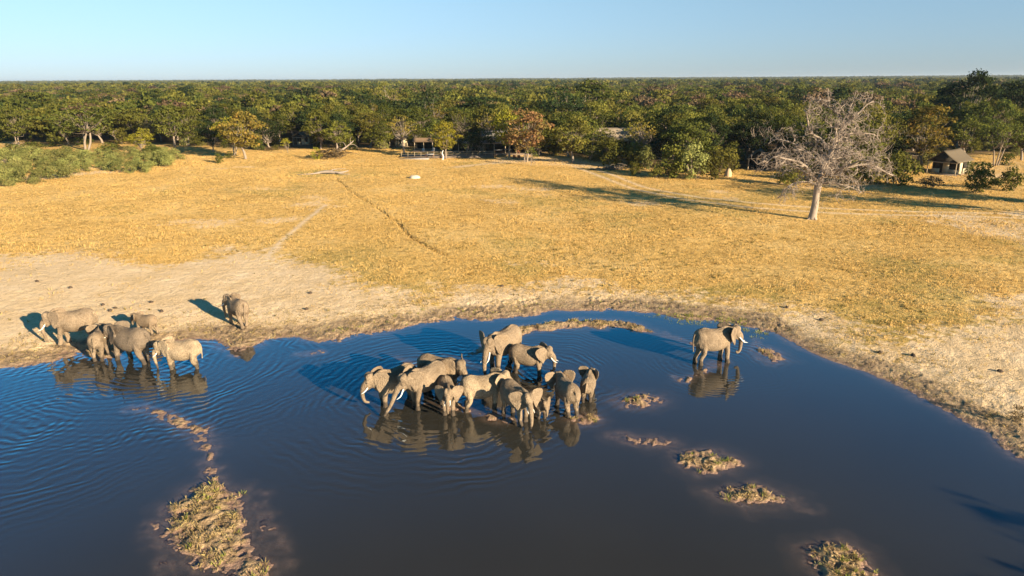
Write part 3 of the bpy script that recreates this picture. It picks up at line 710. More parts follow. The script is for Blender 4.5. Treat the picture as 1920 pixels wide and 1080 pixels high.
HT = [
 ('round',5,258,192,75,'green','green tree at the far left edge of the wood, cut by the frame'),
 ('round2',35,272,196,66,'green','grey green tree with a short pale fork, second from the left edge'),
 ('forked',158,282,186,135,'green','broad dark crown on thick white forked trunks, behind the left thicket'),
 ('tall',192,268,200,55,'green','narrow green tree with two thin pale stems, right of the white forked tree'),
 ('clumpy',268,284,238,46,'yellow','small bright yellow green tree at the right end of the thicket'),
 ('round',328,275,195,78,'green','olive green tree with a dark hollow below, right of the bright small tree'),
 ('round2',354,273,196,80,'olive','tree with a stout pale trunk right of the bright yellow green one'),
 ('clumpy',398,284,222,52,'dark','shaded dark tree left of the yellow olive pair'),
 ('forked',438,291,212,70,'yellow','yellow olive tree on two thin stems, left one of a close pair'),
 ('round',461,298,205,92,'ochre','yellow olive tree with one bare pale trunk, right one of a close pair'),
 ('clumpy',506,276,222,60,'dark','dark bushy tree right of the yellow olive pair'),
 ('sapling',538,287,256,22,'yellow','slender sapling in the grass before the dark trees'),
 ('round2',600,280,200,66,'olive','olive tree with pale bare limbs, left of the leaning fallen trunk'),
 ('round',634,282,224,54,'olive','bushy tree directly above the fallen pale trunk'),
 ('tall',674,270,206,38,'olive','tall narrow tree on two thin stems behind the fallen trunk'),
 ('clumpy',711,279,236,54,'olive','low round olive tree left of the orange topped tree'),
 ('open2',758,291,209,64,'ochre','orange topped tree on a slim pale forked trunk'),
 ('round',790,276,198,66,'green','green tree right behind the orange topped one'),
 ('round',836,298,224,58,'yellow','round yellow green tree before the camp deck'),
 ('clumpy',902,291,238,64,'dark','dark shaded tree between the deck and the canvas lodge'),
 ('round2',985,304,200,112,'rust','large rusty pink and green tree before the canvas lodge'),
 ('round',955,296,202,72,'yellow','bright green tree on thin stems left behind the rusty pink tree'),
 ('sapling',997,311,272,26,'green','leafy green multi stemmed sapling at the foot of the rusty tree'),
 ('round',1075,306,214,88,'olive','green tree with orange tints right of the rusty pink tree'),
 ('sapling',1107,306,268,26,'green','thin sapling between the green and orange tree and the round bush'),
 ('open2',1187,294,222,38,'yellow','small yellow topped tree beside the beige roof'),
 ('round2',1236,280,198,78,'olive','olive tree with pale limbs right of the beige roof'),
 ('tall',1312,300,208,60,'olive','tall olive tree rising behind the big round bushes'),
 ('open2',1345,312,270,42,'yellow','low yellow tree on pale stems at the right end of the bushes'),
 ('layered',1400,300,226,90,'dark','dark spreading tree left behind the bare dead tree'),
 ('round',1290,292,205,80,'olive','olive tree behind the bushes, left of the tall one'),
 ('open2',1640,300,220,90,'olive','olive green tree behind the right side of the bare dead tree'),
 ('round2',1727,316,192,125,'ochre','large ochre crowned tree on a pale trunk, left of the thatch coloured tent'),
 ('forked',1866,311,215,84,'green','tree on a pale forked trunk right of the small tent'),
 ('round',1915,301,206,80,'green','green tree at the right edge, behind the scrub'),
 ('clumpy',1132,301,238,52,'olive','short leafy tree before the left end of the beige roof'),
 ('clumpy',1166,306,258,46,'olive','low leafy tree before the middle of the beige roof'),
 ('round',1010,292,226,60,'olive','olive tree hiding the right end of the canvas lodge'),
 ('round',782,281,232,42,'green','small green tree between the orange topped tree and the yellow green one'),
 ('round',722,279,226,46,'green','small green tree left of the low thatched shelter'),
 ('clumpy',880,293,246,44,'dark','small dark tree at the right end of the camp deck'),
 ('tall',1808,296,212,60,'green','narrow green tree directly behind the small tent'),
]
for v, px, py, tp, w, lm, lb in HT: hand('tree', v, px, py, tp, w, lm, lb)
HB = [
 (4,412,306,284,20,'green','single small green shrub alone in the grass'), (0,432,297,283,22,'green','small shrub at the foot of the yellow olive pair'),
 (1,20,284,268,30,'green','green shrub left of the second pale forked tree'), (2,65,282,264,40,'green','dark shrub between the two forked trees'), (3,205,283,266,44,'green','green shrub right of the white forked trunks'),
 (4,300,310,278,44,'grey','tall grey shrub at the right tip of the thicket'), (5,285,292,272,40,'green','shrub below the bright yellow green tree'),
 (0,594,299,276,22,'yellow','yellowish shrub left of the fallen pale trunk'), (1,620,297,279,90,'brown','low brown dry scrub around the fallen trunk'),
 (4,1150,312,256,58,'olive','round olive bush right of the thin sapling'), (5,1180,312,272,36,'olive','bush filling the gap before the beige roof'),
 (5,1212,318,272,38,'grey','pale round bush left of the big bushes'), (4,1190,330,300,28,'olive','small bush near the brush pile'), (3,1232,334,306,34,'olive','small low bush at the track'),
 (4,1262,333,262,72,'olive','big round bush, leftmost of the tall bushes'), (5,1300,336,268,60,'grey','big pale bush in the middle of the tall bushes'), (4,1335,336,272,62,'olive','big bush at the right end of the tall bushes'),
 (5,1368,322,276,44,'olive','upright bush just left of the shaded veranda'), (4,1478,348,300,66,'olive','green bush below the left boughs of the dead tree'), (5,1530,340,298,60,'green','bush directly behind the bare trunk'),
 (4,1590,344,292,70,'olive','bush behind the right boughs of the dead tree'), (5,1640,346,290,64,'olive','bush at the right tip of the dead tree boughs'), (4,1688,348,276,74,'olive','big bush left of the small tent'),
 (5,1832,362,304,64,'green','green bush in front of the small tent'), (4,1815,330,298,18,'green','narrow bush at the corner of the small tent'), (5,1893,358,312,46,'green','bush right of the one in front of the small tent'),
 (3,1870,352,330,30,'dark','dark low bush between two green bushes by the tent'), (2,1885,310,284,30,'green','bush on the bare ground right of the tent'), (1,1745,352,330,60,'brown','dry brown scrub below the small tent'),
 (0,1905,790,760,30,'brown','dark scrub clump on the right bank of the pond')]
for v, px, py, tp, w, lm, lb in HB: hand('bush', v, px, py, tp, w, lm, lb, 'bushes along the edge of the wood', cat='bush', bark=BARKD)
# big emergent trees
def far_tree(px, D, top, wpx, var, lm, lb):
    rx = ray(px, 200); x = rx[0]/rx[1]*D; y = D; z = .7
    tz = ray(px, top); h = CAMH+tz[2]/tz[1]*D-z; d = y*math.cos(PITCH)+CAMH*math.sin(PITCH)
    place_tree('tree', var, x, y, z, wpx*d/FPX/VW[var], h/10, px, LM[lm], BARK, lb, 'large trees rising over the wood')
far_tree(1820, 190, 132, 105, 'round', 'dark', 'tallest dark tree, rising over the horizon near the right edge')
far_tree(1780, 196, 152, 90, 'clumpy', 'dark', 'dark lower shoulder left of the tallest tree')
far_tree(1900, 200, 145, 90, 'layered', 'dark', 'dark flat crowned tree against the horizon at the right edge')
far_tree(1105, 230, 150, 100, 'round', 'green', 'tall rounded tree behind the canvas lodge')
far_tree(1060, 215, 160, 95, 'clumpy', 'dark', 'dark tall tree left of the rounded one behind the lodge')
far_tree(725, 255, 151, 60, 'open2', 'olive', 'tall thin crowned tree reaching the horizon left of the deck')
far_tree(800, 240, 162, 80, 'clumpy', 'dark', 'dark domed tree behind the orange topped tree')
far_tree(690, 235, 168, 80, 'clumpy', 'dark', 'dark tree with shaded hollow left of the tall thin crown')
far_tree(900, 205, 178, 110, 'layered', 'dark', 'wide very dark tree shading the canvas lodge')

# the wood: individuals first
rngf = random.Random(11)
taken = [(o.location.x, o.location.y, 4.0) for o in bpy.data.objects if o.name.startswith('tree')]
BLD = [at(760, 285, .8), at(860, 285, .8), at(960, 290, .8), at(1000, 288, .8), at(1155, 290, .8), at(1190, 290, .8), at(560, 270, .8), at(1425, 318, .8), at(1760, 320, .8), at(1810, 316, .8)]
taken += [(a, b, 8.0) for a, b in BLD]
pts = []
sp = 7.2
for i in range(-130, 131):
    for j in range(14, 136):
        x = i*sp+rngf.uniform(-2.7, 2.7); y = j*sp+rngf.uniform(-2.7, 2.7)
        if abs(math.atan2(x, y)) > R(43): continue
        pts.append((x, y))
pa = np.array(pts); ins_ = forest_inset(pa[:, 0], pa[:, 1]); rr_ = np.hypot(pa[:, 0], pa[:, 1])
dens = fbm(pa[:, 0], pa[:, 1], 60, 3, 200)
ok = (ins_ > 4)
for a, b, c in taken: ok &= np.hypot(pa[:, 0]-a, pa[:, 1]-b) > c
# right side clearing behind the small tent
cl = at(1880, 296, .8); ok &= ~((np.abs(pa[:, 0]-cl[0]) < 22) & (np.abs(pa[:, 1]-cl[1]) < 12))
ok &= (rngf.random() >= 0) & (dens > .22)
pa = pa[ok]; ins_ = ins_[ok]; order = np.argsort(np.hypot(pa[:, 0], pa[:, 1])+np.where(np.abs(np.arctan2(pa[:, 0], pa[:, 1])) > R(37.5), 500, 0)); pa = pa[order]; ins_ = ins_[order]
NIND = 250
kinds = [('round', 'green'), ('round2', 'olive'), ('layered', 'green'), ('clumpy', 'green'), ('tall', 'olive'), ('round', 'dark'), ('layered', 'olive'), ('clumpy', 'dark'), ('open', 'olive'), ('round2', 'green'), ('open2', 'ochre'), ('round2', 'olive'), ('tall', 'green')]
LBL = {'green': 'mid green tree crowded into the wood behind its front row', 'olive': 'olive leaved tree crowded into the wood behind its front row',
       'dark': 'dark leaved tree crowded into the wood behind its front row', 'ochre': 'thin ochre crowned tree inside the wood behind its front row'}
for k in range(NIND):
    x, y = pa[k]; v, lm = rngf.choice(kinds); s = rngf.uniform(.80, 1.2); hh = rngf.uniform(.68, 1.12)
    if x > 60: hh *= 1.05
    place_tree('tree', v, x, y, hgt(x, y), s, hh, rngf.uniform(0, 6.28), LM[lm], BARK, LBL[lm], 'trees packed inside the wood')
# the far wood: one object, instanced crowns
srcs = bpy.data.collections.new('far_wood_crowns')
def src(nm, me, mt):
    o = bpy.data.objects.new(nm, me); me.materials.clear(); me.materials.append(mt); srcs.objects.link(o)
fi = 0
for v, lm in (('dome', 'green'), ('dome', 'olive'), ('flat', 'green'), ('dome', 'dark'), ('column', 'olive'), ('flat', 'olive'), ('dome', 'green'), ('dome', 'brown')):
    cr, tk = make_tree('farcrown%d' % fi, 50+fi, 10, 9, 26, 1.6, .22, ls=.85, per=11, shape=v, flat=.5); bpy.data.meshes.remove(tk); src('crown_a%d' % fi, cr, LM[lm]); fi += 1
srcp = bpy.data.collections.new('far_wood_patches')
for k in range(5):
    rg = np.random.default_rng(90+k); A = Acc(); cs = []; rs = []
    for i in range(90):
        cs.append(np.array([rg.uniform(-45, 45), rg.uniform(-45, 45), rg.uniform(6.0, 8.8)+(rg.uniform(3, 5.5) if i % 17 == 0 else 0)])); rs.append(rg.uniform(2.6, 5.2))
    A.add(leaf_cloud(rg, cs, rs, 3.2, 2.6, .55)); me = A.mesh('patch%d' % k, False); me.materials.append(LM[['green', 'olive', 'green', 'dark', 'olive'][k]])
    o = bpy.data.objects.new('patch%d' % k, me); srcp.objects.link(o)
def inst_object(name, P_, S_, coll, label, cat, seed):
    me = bpy.data.meshes.new(name); me.vertices.add(len(P_)); me.vertices.foreach_set('co', np.asarray(P_, np.float32).ravel())
    me.attributes.new('sc', 'FLOAT', 'POINT').data.foreach_set('value', np.asarray(S_, np.float32))
    o = link(name, me); tag(o, label, cat, None, 'stuff')
    ng = bpy.data.node_groups.new(name, 'GeometryNodeTree'); ng.interface.new_socket('Geometry', in_out='INPUT', socket_type='NodeSocketGeometry'); ng.interface.new_socket('Geometry', in_out='OUTPUT', socket_type='NodeSocketGeometry')
    N = ng.nodes.new; L = ng.links.new; gi = N('NodeGroupInput'); go = N('NodeGroupOutput'); m2p = N('GeometryNodeMeshToPoints'); iop = N('GeometryNodeInstanceOnPoints'); ci = N('GeometryNodeCollectionInfo')
    ci.inputs['Collection'].default_value = coll; ci.inputs['Separate Children'].default_value = True; ci.inputs['Reset Children'].default_value = True
    rv = N('FunctionNodeRandomValue'); rv.data_type = 'INT'; rv.inputs[4].default_value = 0; rv.inputs[5].default_value = 97; rv.inputs['Seed'].default_value = seed
    rr = N('FunctionNodeRandomValue'); rr.data_type = 'FLOAT_VECTOR'; rr.inputs[0].default_value = (0, 0, 0); rr.inputs[1].default_value = (0, 0, 6.28)
    na = N('GeometryNodeInputNamedAttribute'); na.data_type = 'FLOAT'; na.inputs[0].default_value = 'sc'
    L(gi.outputs[0], m2p.inputs[0]); L(m2p.outputs[0], iop.inputs['Points']); L(ci.outputs[0], iop.inputs['Instance']); iop.inputs['Pick Instance'].default_value = True
    L(rv.outputs[2], iop.inputs['Instance Index']); L(rr.outputs[0], iop.inputs['Rotation']); L(na.outputs[0], iop.inputs['Scale']); L(iop.outputs[0], go.inputs[0])
    md = o.modifiers.new('instances', 'NODES'); md.node_group = ng; return o
rest = pa[NIND:]
inst_object('woodland', np.column_stack([rest[:, 0], rest[:, 1], np.full(len(rest), .7)]), (np.random.default_rng(3).uniform(.72, 1.1, len(rest))+.35*(np.random.default_rng(6).uniform(0, 1, len(rest)) > .94)), srcs, 'dense green woodland stretching back from the nearest trees', 'woodland', 4)
fp = []; fs = []; rg = random.Random(5)
r_ = 960.0
while r_ < 9000:
    step = 72.0*(1+max(0, (r_-2500))/2500.); n = int(2*R(46)*r_/step)
    for k in range(n):
        a = -R(46)+(k+rg.random())/n*2*R(46); q = r_+rg.uniform(-20, 20); fp.append((q*math.sin(a), q*math.cos(a), rg.uniform(-.5, 1.2)+max(0, min(1, (q-2200)/3000))*float(16*fbm(np.array([q*math.sin(a)]), np.array([q*math.cos(a)*.6]), 700, 3, 12)[0]-3))); fs.append(step/72.0 if False else 1.0+.25*max(0, (r_-2500))/2500.)
    r_ += step*.85
inst_object('distant_woodland', fp, fs, srcp, 'far flat woodland running out to the horizon', 'woodland', 9)

# thicket of shrubs at the left
TH = [at(*p, .7) for p in [(-60,292),(0,288),(40,283),(100,286),(160,290),(230,292),(300,282),(345,300),(300,316),(262,326),(190,322),(120,335),(60,350),(0,352),(-80,350)]]
rg = random.Random(77); xs = [p[0] for p in TH]; ys = [p[1] for p in TH]; n = 0; tk_ = []
while n < 250:
    x = rg.uniform(min(xs), max(xs)); y = rg.uniform(min(ys), max(ys))
    if not inside(np.array([x]), np.array([y]), TH)[0]: continue
    if any((x-a)**2+(y-b)**2 < 1.9**2 for a, b in tk_[-400:]): 
        if rg.random() > .02: continue
    tk_.append((x, y)); n += 1; s = rg.uniform(.55, 1.02)
    place_tree('bush', rg.randrange(4), x, y, hgt(x, y)-.1, s, s*rg.uniform(.75, 1.1), rg.uniform(0, 6.28), LM['grey'], BARKD, 'grey green shrub in the dense thicket at the left', 'shrubs of the left thicket', 'bush')
rg = random.Random(31); n = 0
while n < 95:
    px = rg.uniform(-20, 1940); az_ = math.atan2(ray(px, 290)[0], ray(px, 290)[1]); fa = sorted((math.atan2(a, b), math.hypot(a, b)) for a, b in FBW); r0 = float(np.interp(az_, [q[0] for q in fa], [q[1] for q in fa]))+rg.uniform(1, 22)
    x, y = r0*math.sin(az_), r0*math.cos(az_)
    if 740 < px < 1010 and r0 > 0: continue
    if any(abs(x-a)+abs(y-b) < 7 for a, b in BLD): continue
    k = rg.choice([4, 5, 4, 0, 2]); s = rg.uniform(.6, 1.15); n += 1
    place_tree('bush', k, x, y, hgt(x, y)-.1, s, s*rg.uniform(.8, 1.1), rg.uniform(0, 6.28), LM[rg.choice(['olive', 'green', 'olive', 'grey'])], BARKD, 'leafy bush in the shady undergrowth below the trees of the wood', 'undergrowth bushes below the trees', 'bush')
# trees standing beyond the right edge of the view: their shadows fall across the scene
for (x, y, h, v, lb) in ((72, 79, 1.45, 'open', 'tree beyond the right side of the clearing casting a long shadow over the grass'), (84, 84, 1.25, 'layered', 'second tree beyond the right side of the clearing'), (45.5, .5, 1.0, 'sapling', 'thin tree on the near right bank of the pond'), (38, 1.0, .75, 'round', 'leafy tree on the near right bank of the pond'), (41, 16.5, .35, 'clumpy', 'small tree on the right bank above the pond')):
    place_tree('tree', v, x, y, hgt(x, y), h*(1.6 if v == 'sapling' else 1), h*(2.0 if v == 'sapling' else 1), 1.0, LM['olive'], BARK, lb, 'trees beyond the right edge')

# ------------------------------------------------------------------ the bare dead tree
def dead_tree():
    x, y, z = gat(1523, 411); root = empty('dead_tree', (x, y, z), 0); tag(root, 'large leafless dead tree with pale gnarled branches standing alone in the grass', 'tree')
    rng = np.random.default_rng(12)
    TR = Acc(); BR = Acc(); TW = Acc(); cnt = [0]
    TR.add(tube([(-.05, 0, -.3), (0, 0, .4), (.12, 0, 1.6), (.16, .05, 3.0), (.22, 0, 4.2), (.42, 0, 5.2)], [.60, .48, .42, .40, .44, .42], 12, 4))
    for a in (0.3, 1.9, 3.4, 5.0): TR.add(tube([(math.cos(a)*.85, math.sin(a)*.85, -.15), (math.cos(a)*.4, math.sin(a)*.4, .15), (.05, 0, .9)], [.08, .2, .25], 8, 3))
    limbs = [([(.7,0,4.6),(1.1,.2,6.2),(1.4,.1,7.4),(1.9,0,8.8),(2.3,.3,10.0),(2.9,0,11.2),(3.1,-.2,12.2),(3.0,0,13.0)], .36),
             ([(.5,0,4.6),(-.6,-.4,5.8),(-2.0,-.6,6.9),(-4.0,-.8,7.6),(-5.6,-1,7.7),(-6.6,-1,6.9)], .24),
             ([(1.7,0,8.0),(.6,.8,9.6),(-.6,1.2,10.6),(-1.2,1.2,12.2),(-2.0,1.0,13.2)], .20),
             ([(.8,0,5.0),(2.0,-.5,6.0),(4.0,-1,6.6),(6.0,-1,6.6),(8.0,-1.2,5.9),(9.0,-1.2,5.3)], .24),
             ([(1.9,0,8.8),(3.2,.6,9.9),(5.0,1,10.4),(6.8,1,10.2),(8.0,1,9.4)], .17),
             ([(2.4,0,10.8),(3.6,-.6,12.2),(4.6,-1,13.5),(5.4,-1,13.9)], .15),
             ([(1.2,0,6.4),(-.4,1.2,7.8),(-2.2,2,9.0),(-4.0,2.4,9.6),(-5.2,2.6,9.0)], .17),
             ([(.7,0,4.9),(.4,-2.0,6.2),(-.6,-4.0,7.2),(-1.4,-5.4,7.0)], .19), ([(.9,0,5.4),(1.8,2.2,6.8),(2.8,4.4,7.6),(3.4,5.8,7.2)], .18),
             ([(.9,0,5.2),(2.4,-2.0,6.6),(3.8,-3.8,7.4),(5.0,-4.8,6.9)], .17), ([(.6,0,4.8),(-1.2,1.8,6.0),(-2.8,3.6,6.8),(-4.4,4.6,6.2)], .17),
             ([(.5,0,4.3),(-1.0,-.6,4.7),(-2.6,-1,4.8),(-4.2,-1.2,4.0)], .12), ([(.8,0,4.4),(2.2,-.8,4.5),(3.8,-1.2,4.2),(5.4,-1.2,3.4)], .12),
             ([(2.0,0,9.2),(1.4,-1.6,10.4),(.4,-2.8,11.4),(-.4,-3.4,11.2)], .13), ([(2.8,0,11.8),(2.0,1.4,13),(1.2,2.4,14),(.6,2.6,14.6)], .11), ([(3.1,0,13),(3.8,.6,14.2),(4.2,.8,15.2)], .09),
             ([(1.5,0,7.4),(2.8,1.6,8.2),(4.6,2.8,8.4),(6.6,3.2,7.6)], .15)]
    def grow(p, d, L, r, lev):
        if cnt[0] > 9000: return
        cnt[0] += 1; n = 4 if lev < 3 else 3; pts = [p]; dd = d.copy()
        for i in range(n):
            dd = dd+rng.normal(size=3)*(.48 if lev < 3 else .45); dd[2] += (.10 if i < 2 else -.20); dd /= np.linalg.norm(dd); pts.append(pts[-1]+dd*L/n)
        rad = [max(r*(1-.8*i/n), .016) for i in range(n+1)]
        (BR if lev < 3 else TW).add(tube(pts, rad, 5 if lev < 3 else 3, 2 if lev < 2 else 1))
        if lev >= 4 or (lev == 3 and rng.uniform() < .6): return
        k = (4, 3, 3, 1)[lev-1]
        for j in range(k):
            i = rng.integers(1, n+1); q = pts[i] if rng.uniform() < .7 else (pts[i]+pts[i-1])/2
            nd = dd*.55+rng.normal(size=3)*.75; nd[2] += .05; nd /= np.linalg.norm(nd)
            grow(q, nd, L*rng.uniform(.50, .74), max(r*.58, .016), lev+1)
    for pts, r in limbs:
        Pq = np.array(pts, float); Pq[:, 0] -= .40; Pq[1:] += rng.normal(size=Pq[1:].shape)*.12; n = len(Pq)
        TR.add(tube(Pq, [r*(1-.82*i/(n-1)) for i in range(n)], 8, 4))
        seg = np.cumsum(np.r_[0, np.linalg.norm(np.diff(Pq, axis=0), axis=1)]); s = seg[-1]*.22
        while s < seg[-1]+.01:
            i = min(np.searchsorted(seg, s), n-1); i = max(i, 1); t = (s-seg[i-1])/(seg[i]-seg[i-1]); q = Pq[i-1]*(1-t)+Pq[i]*t
            d = (Pq[i]-Pq[i-1]); d /= np.linalg.norm(d); nd = d*.6+rng.normal(size=3)*.7; nd[2] -= .12; nd /= np.linalg.norm(nd)
            grow(q, nd, rng.uniform(1.4, 2.5), max(.065, r*(1-s/seg[-1]*.8)*.55), 1); s += .54
    link('trunk', TR.mesh('dead_trunk'), root, DEADWOOD); link('branches', BR.mesh('dead_branches'), root, DEADWOOD); link('twigs', TW.mesh('dead_twigs'), root, mat_simple('grey_twigs', (.22, .175, .14), .9, .3, 1.0))
dead_tree()

# ------------------------------------------------------------------ camp buildings
CANVAS = mat_simple('olive_canvas', (.115, .088, .055), .85, .12, 1.5, .02, 6)
BEIGE = mat_simple('beige_canvas', (.34, .28, .20), .85, .15, 1.2, .02, 6)
GREYC = mat_simple('grey_canvas', (.26, .24, .22), .85, .2, 1.0, .03, 4)
CREAM = mat_simple('cream_canvas_wall', (.50, .42, .27), .85, .12, 1.5)
SHADE = mat_simple('dark_mesh_screen', (.035, .03, .022), .9, .3, 2)
POLE = mat_simple('peeled_poles', (.36, .28, .18), .8, .2, 3)
DECK = mat_simple('deck_planks', (.16, .12, .085), .85, .3, 3)
WHITE = mat_simple('white_cloth', (.45, .43, .40), .8, .08, 3)
WOODR = mat_simple('red_brown_wood', (.20, .085, .04), .7, .3, 3)
def sheet_roof(w, d, eave, ridge, over, sag=.12, n=8):
    """double pitched canvas, ridge along y, with thickness and a slight sag"""
    V = []; q = []
    xs = np.linspace(-w/2-over, w/2+over, 2*n+1); ysr = np.linspace(-over, d+over, n+1)
    for lay in (0, -.06):
        for yy in ysr:
            for xx in xs:
                f = abs(xx)/(w/2+over); s = sag*math.sin(math.pi*f)+.10*math.sin(math.pi*(yy+over)/(d+2*over))*(1-f)
                V.append((xx, yy, ridge-(ridge-eave+.0)*f-s+lay))
    a = 2*n+1; S = a*(n+1)
    for j in range(n):
        for i in range(2*n):
            k = j*a+i; q.append((k, k+1, k+a+1, k+a)); q.append((S+k, S+k+a, S+k+a+1, S+k+1))
    for j in range(n):
        for i in (0, 2*n):
            k = j*a+i; q.append((k, k+a, S+k+a, S+k) if i == 0 else (k+a, k, S+k, S+k+a))
    for j in (0, n):
        for i in range(2*n):
            k = j*a+i; q.append((k+1, k, S+k, S+k+1) if j == 0 else (k, k+1, S+k+1, S+k))
    return np.array(V, float), np.array(q), []
def tent(name, A_, B_, depth,  eave, ridge, roofm, wallm, label, inset=1.8, closed=True, over=.35, cat='tent', wins=True, yaw=None):
    A_ = np.array(A_[:2]); B_ = np.array(B_[:2])
    if yaw is not None: B_ = A_+np.linalg.norm(B_-A_)*np.array([math.cos(R(yaw)), math.sin(R(yaw))])
    mid = (A_+B_)/2; w = np.linalg.norm(B_-A_); ang = math.atan2(B_[1]-A_[1], B_[0]-A_[0])
    root = empty(name, (mid[0], mid[1], hgt(*mid)), ang); tag(root, label, cat)
    link('roof', Acc().add(sheet_roof(w, depth, eave, ridge, over)).mesh('roof', False), root, roofm)
    link('floor', Acc().add(box(-w/2-.2, w/2+.2, -.3, depth+.2, -.3, .12)).mesh('floor', False), root, DECK)
    for xx in (-w/2, w/2):
        link('post', Acc().add(tube([(xx, 0, .1), (xx+.02, 0, eave*.5), (xx, 0, eave)], [.085, .075, .075], 8, 2)).mesh('post'), root, POLE)
    link('beam', Acc().add(tube([(-w/2-.2, -.02, eave-.08), (0, -.02, eave-.14), (w/2+.2, -.02, eave-.08)], [.075, .07, .075], 8, 2)).mesh('beam'), root, POLE)
    g = np.array([(-w/2, .05, eave), (w/2, .05, eave), (0, .05, ridge-.3), (-w/2, .09, eave), (w/2, .09, eave), (0, .09, ridge-.3)], float)
    link('gable', Acc().add((g, np.array([(0, 1, 4, 3), (1, 2, 5, 4), (2, 0, 3, 5)]), np.array([(0, 2, 1), (3, 4, 5)]))).mesh('gable', False), root, SHADE)
    if closed:
        H_ = eave-.02; t = .06; W = Acc()
        W.add(box(-w/2+.1, -w/2+.1+t, inset, depth, .12, H_)); W.add(box(w/2-.1-t, w/2-.1, inset+2.0, depth, .12, .95)); W.add(box(w/2-.1-t, w/2-.1, inset, inset+1.4, .12, H_)); W.add(box(w/2-.1-t, w/2-.1, depth-.9, depth, .95, H_))
        W.add(box(-w/2+.1+t, w/2-.1-t, depth-t, depth, .12, H_)); W.add(box(-w/2+.1+t, -w/2+w*.30, inset, inset+t, .12, .85)); W.add(box(-w/2+w*.40, -w/2+w*.62, inset, inset+t, .12, H_)); W.add(box(-w/2+w*.62, w/2-.16, inset, inset+t, .12, .85))
        link('wall', W.mesh('wall', False), root, wallm)
        if wins:
            for x0, x1 in ((-w/2+.17, -w/2+w*.30), (-w/2+w*.62+.01, w/2-.17)):
                link('window', Acc().add(box(x0, x1, inset+.01, inset+.04, .855, H_)).mesh('window', False), root, SHADE)
            link('window', Acc().add(box(w/2-.15, w/2-.12, inset+2.0, depth-.91, .955, H_)).mesh('window', False), root, SHADE)
            link('door', Acc().add(box(-w/2+w*.30+.01, -w/2+w*.40-.01, inset+.01, inset+.04, .12, H_)).mesh('door', False), root, SHADE)
    return root
_a = np.array(at(1792, 327, .8)); _b = np.array(at(1830, 318.6, .8)); YAWT = math.degrees(math.atan2(*(_b-_a)[::-1]))-90; print('tentyaw', YAWT, np.linalg.norm(_b-_a))
tent('tent', gat(1737, 324.6), gat(1792, 327), 7.0, 2.3, 4.3, CANVAS, CREAM, 'small safari tent with an olive pitched roof and open veranda near the right edge', yaw=YAWT)
def lodge(name, px, py, w, d, eave, ridge, rz, roofm, label, n=5, walls=True):
    x, y, z = gat(px, py); root = empty(name, (x, y, z), R(rz)); tag(root, label, 'lodge')
    # broad canvas with the ridge across the view
    g = sheet_roof(d, w, eave, ridge, .6, .35); V = g[0]; V = np.column_stack([V[:, 1]-w/2, -V[:, 0]+d/2, V[:, 2]])
    link('roof', Acc().add((V, g[1], [])).mesh('roof', False), root, roofm)
    link('floor', Acc().add(box(-w/2-.5, w/2+.5, -.5, d+.3, -.4, .35)).mesh('floor', False), root, DECK)
    for k in range(n):
        for yy in (0, d):
            xx = -w/2+w*k/(n-1); link('post', Acc().add(tube([(xx, yy, .3), (xx, yy, eave-.1)], [.10, .09], 8, 1)).mesh('post'), root, POLE)
    link('beam', Acc().add(tube([(-w/2-.3, 0, eave-.12), (0, 0, eave-.16), (w/2+.3, 0, eave-.12)], [.09, .09, .09], 8, 2)).mesh('beam'), root, POLE)
    if walls: link('wall', Acc().add(box(-w/2, w/2, d-.4, d-.3, .36, eave-.3)).mesh('wall', False), root, SHADE)
    return root
GREYC = mat_simple('grey_canvas', (.20, .18, .16), .9, .35, 1.0, .03, 4)
BEIGE = mat_simple('beige_canvas', (.24, .19, .13), .9, .3, 1.0, .03, 4)
lodge('canvas_lodge', 958, 291, 13, 7, 2.8, 5.4, -4, GREYC, 'large canvas roofed lodge open at the front, beside the rusty pink tree', 6)
lodge('canvas_lodge', 1155, 288, 11, 7, 3.0, 5.8, 3, BEIGE, 'beige canvas roofed lodge half hidden behind the olive bushes', 5)
lodge('canvas_shelter', 803, 284, 6.5, 5, 2.4, 3.2, 2, mat_simple('thatch', (.20, .13, .075), .9, .3, 3), 'low thatched shelter behind the orange topped tree', 4)
lodge('canvas_shelter', 868, 287, 6, 4, 2.4, 3.0, -3, mat_simple('blue_grey_sheet', (.26, .31, .33), .6, .15, 2), 'small blue grey roofed shelter behind the camp deck', 4)
tent('tent', gat(1402, 319), gat(1438, 320), 6, 2.3, 3.8, CANVAS, SHADE, 'shaded tent with one pale veranda post behind the dead tree', wins=False)
tent('tent', gat(550, 273), gat(572, 273), 5, 2.3, 3.6, CANVAS, CREAM, 'cream tent glimpsed between the trees, left of the fallen trunk')
tent('tent', gat(731, 276), gat(744, 277), 4, 2.2, 3.4, BEIGE, CREAM, 'small pale tent left of the thatched shelter', wins=False)
def deck():
    x, y, z = gat(835, 297); root = empty('camp_deck', (x, y, z), R(2)); tag(root, 'raised timber deck with a rail fence and white paving before the shelters', 'deck')
    link('platform', Acc().add(box(-10, 11, 0, 4, -.3, .5)).mesh('platform', False), root, DECK)
    link('paving', Acc().add(box(-10, -3.5, -2.5, -.05, -.3, .22)).mesh('paving', False), root, mat_simple('pale_paving', (.28, .25, .22), .8, .15, 2))
    A = Acc()
    for k in range(15): A.add(tube([(-9.8+k*1.45, .1, .45), (-9.75+k*1.45, .1, 1.5)], [.05, .045], 6, 1))
    for zz in (.95, 1.45): A.add(tube([(-9.9, .1, zz), (0, .1, zz-.03), (10.9, .1, zz)], [.04, .04, .04], 6, 1))
    link('railing', A.mesh('railing'), root, POLE)
    return x, y, z
dx, dy, dz = deck()
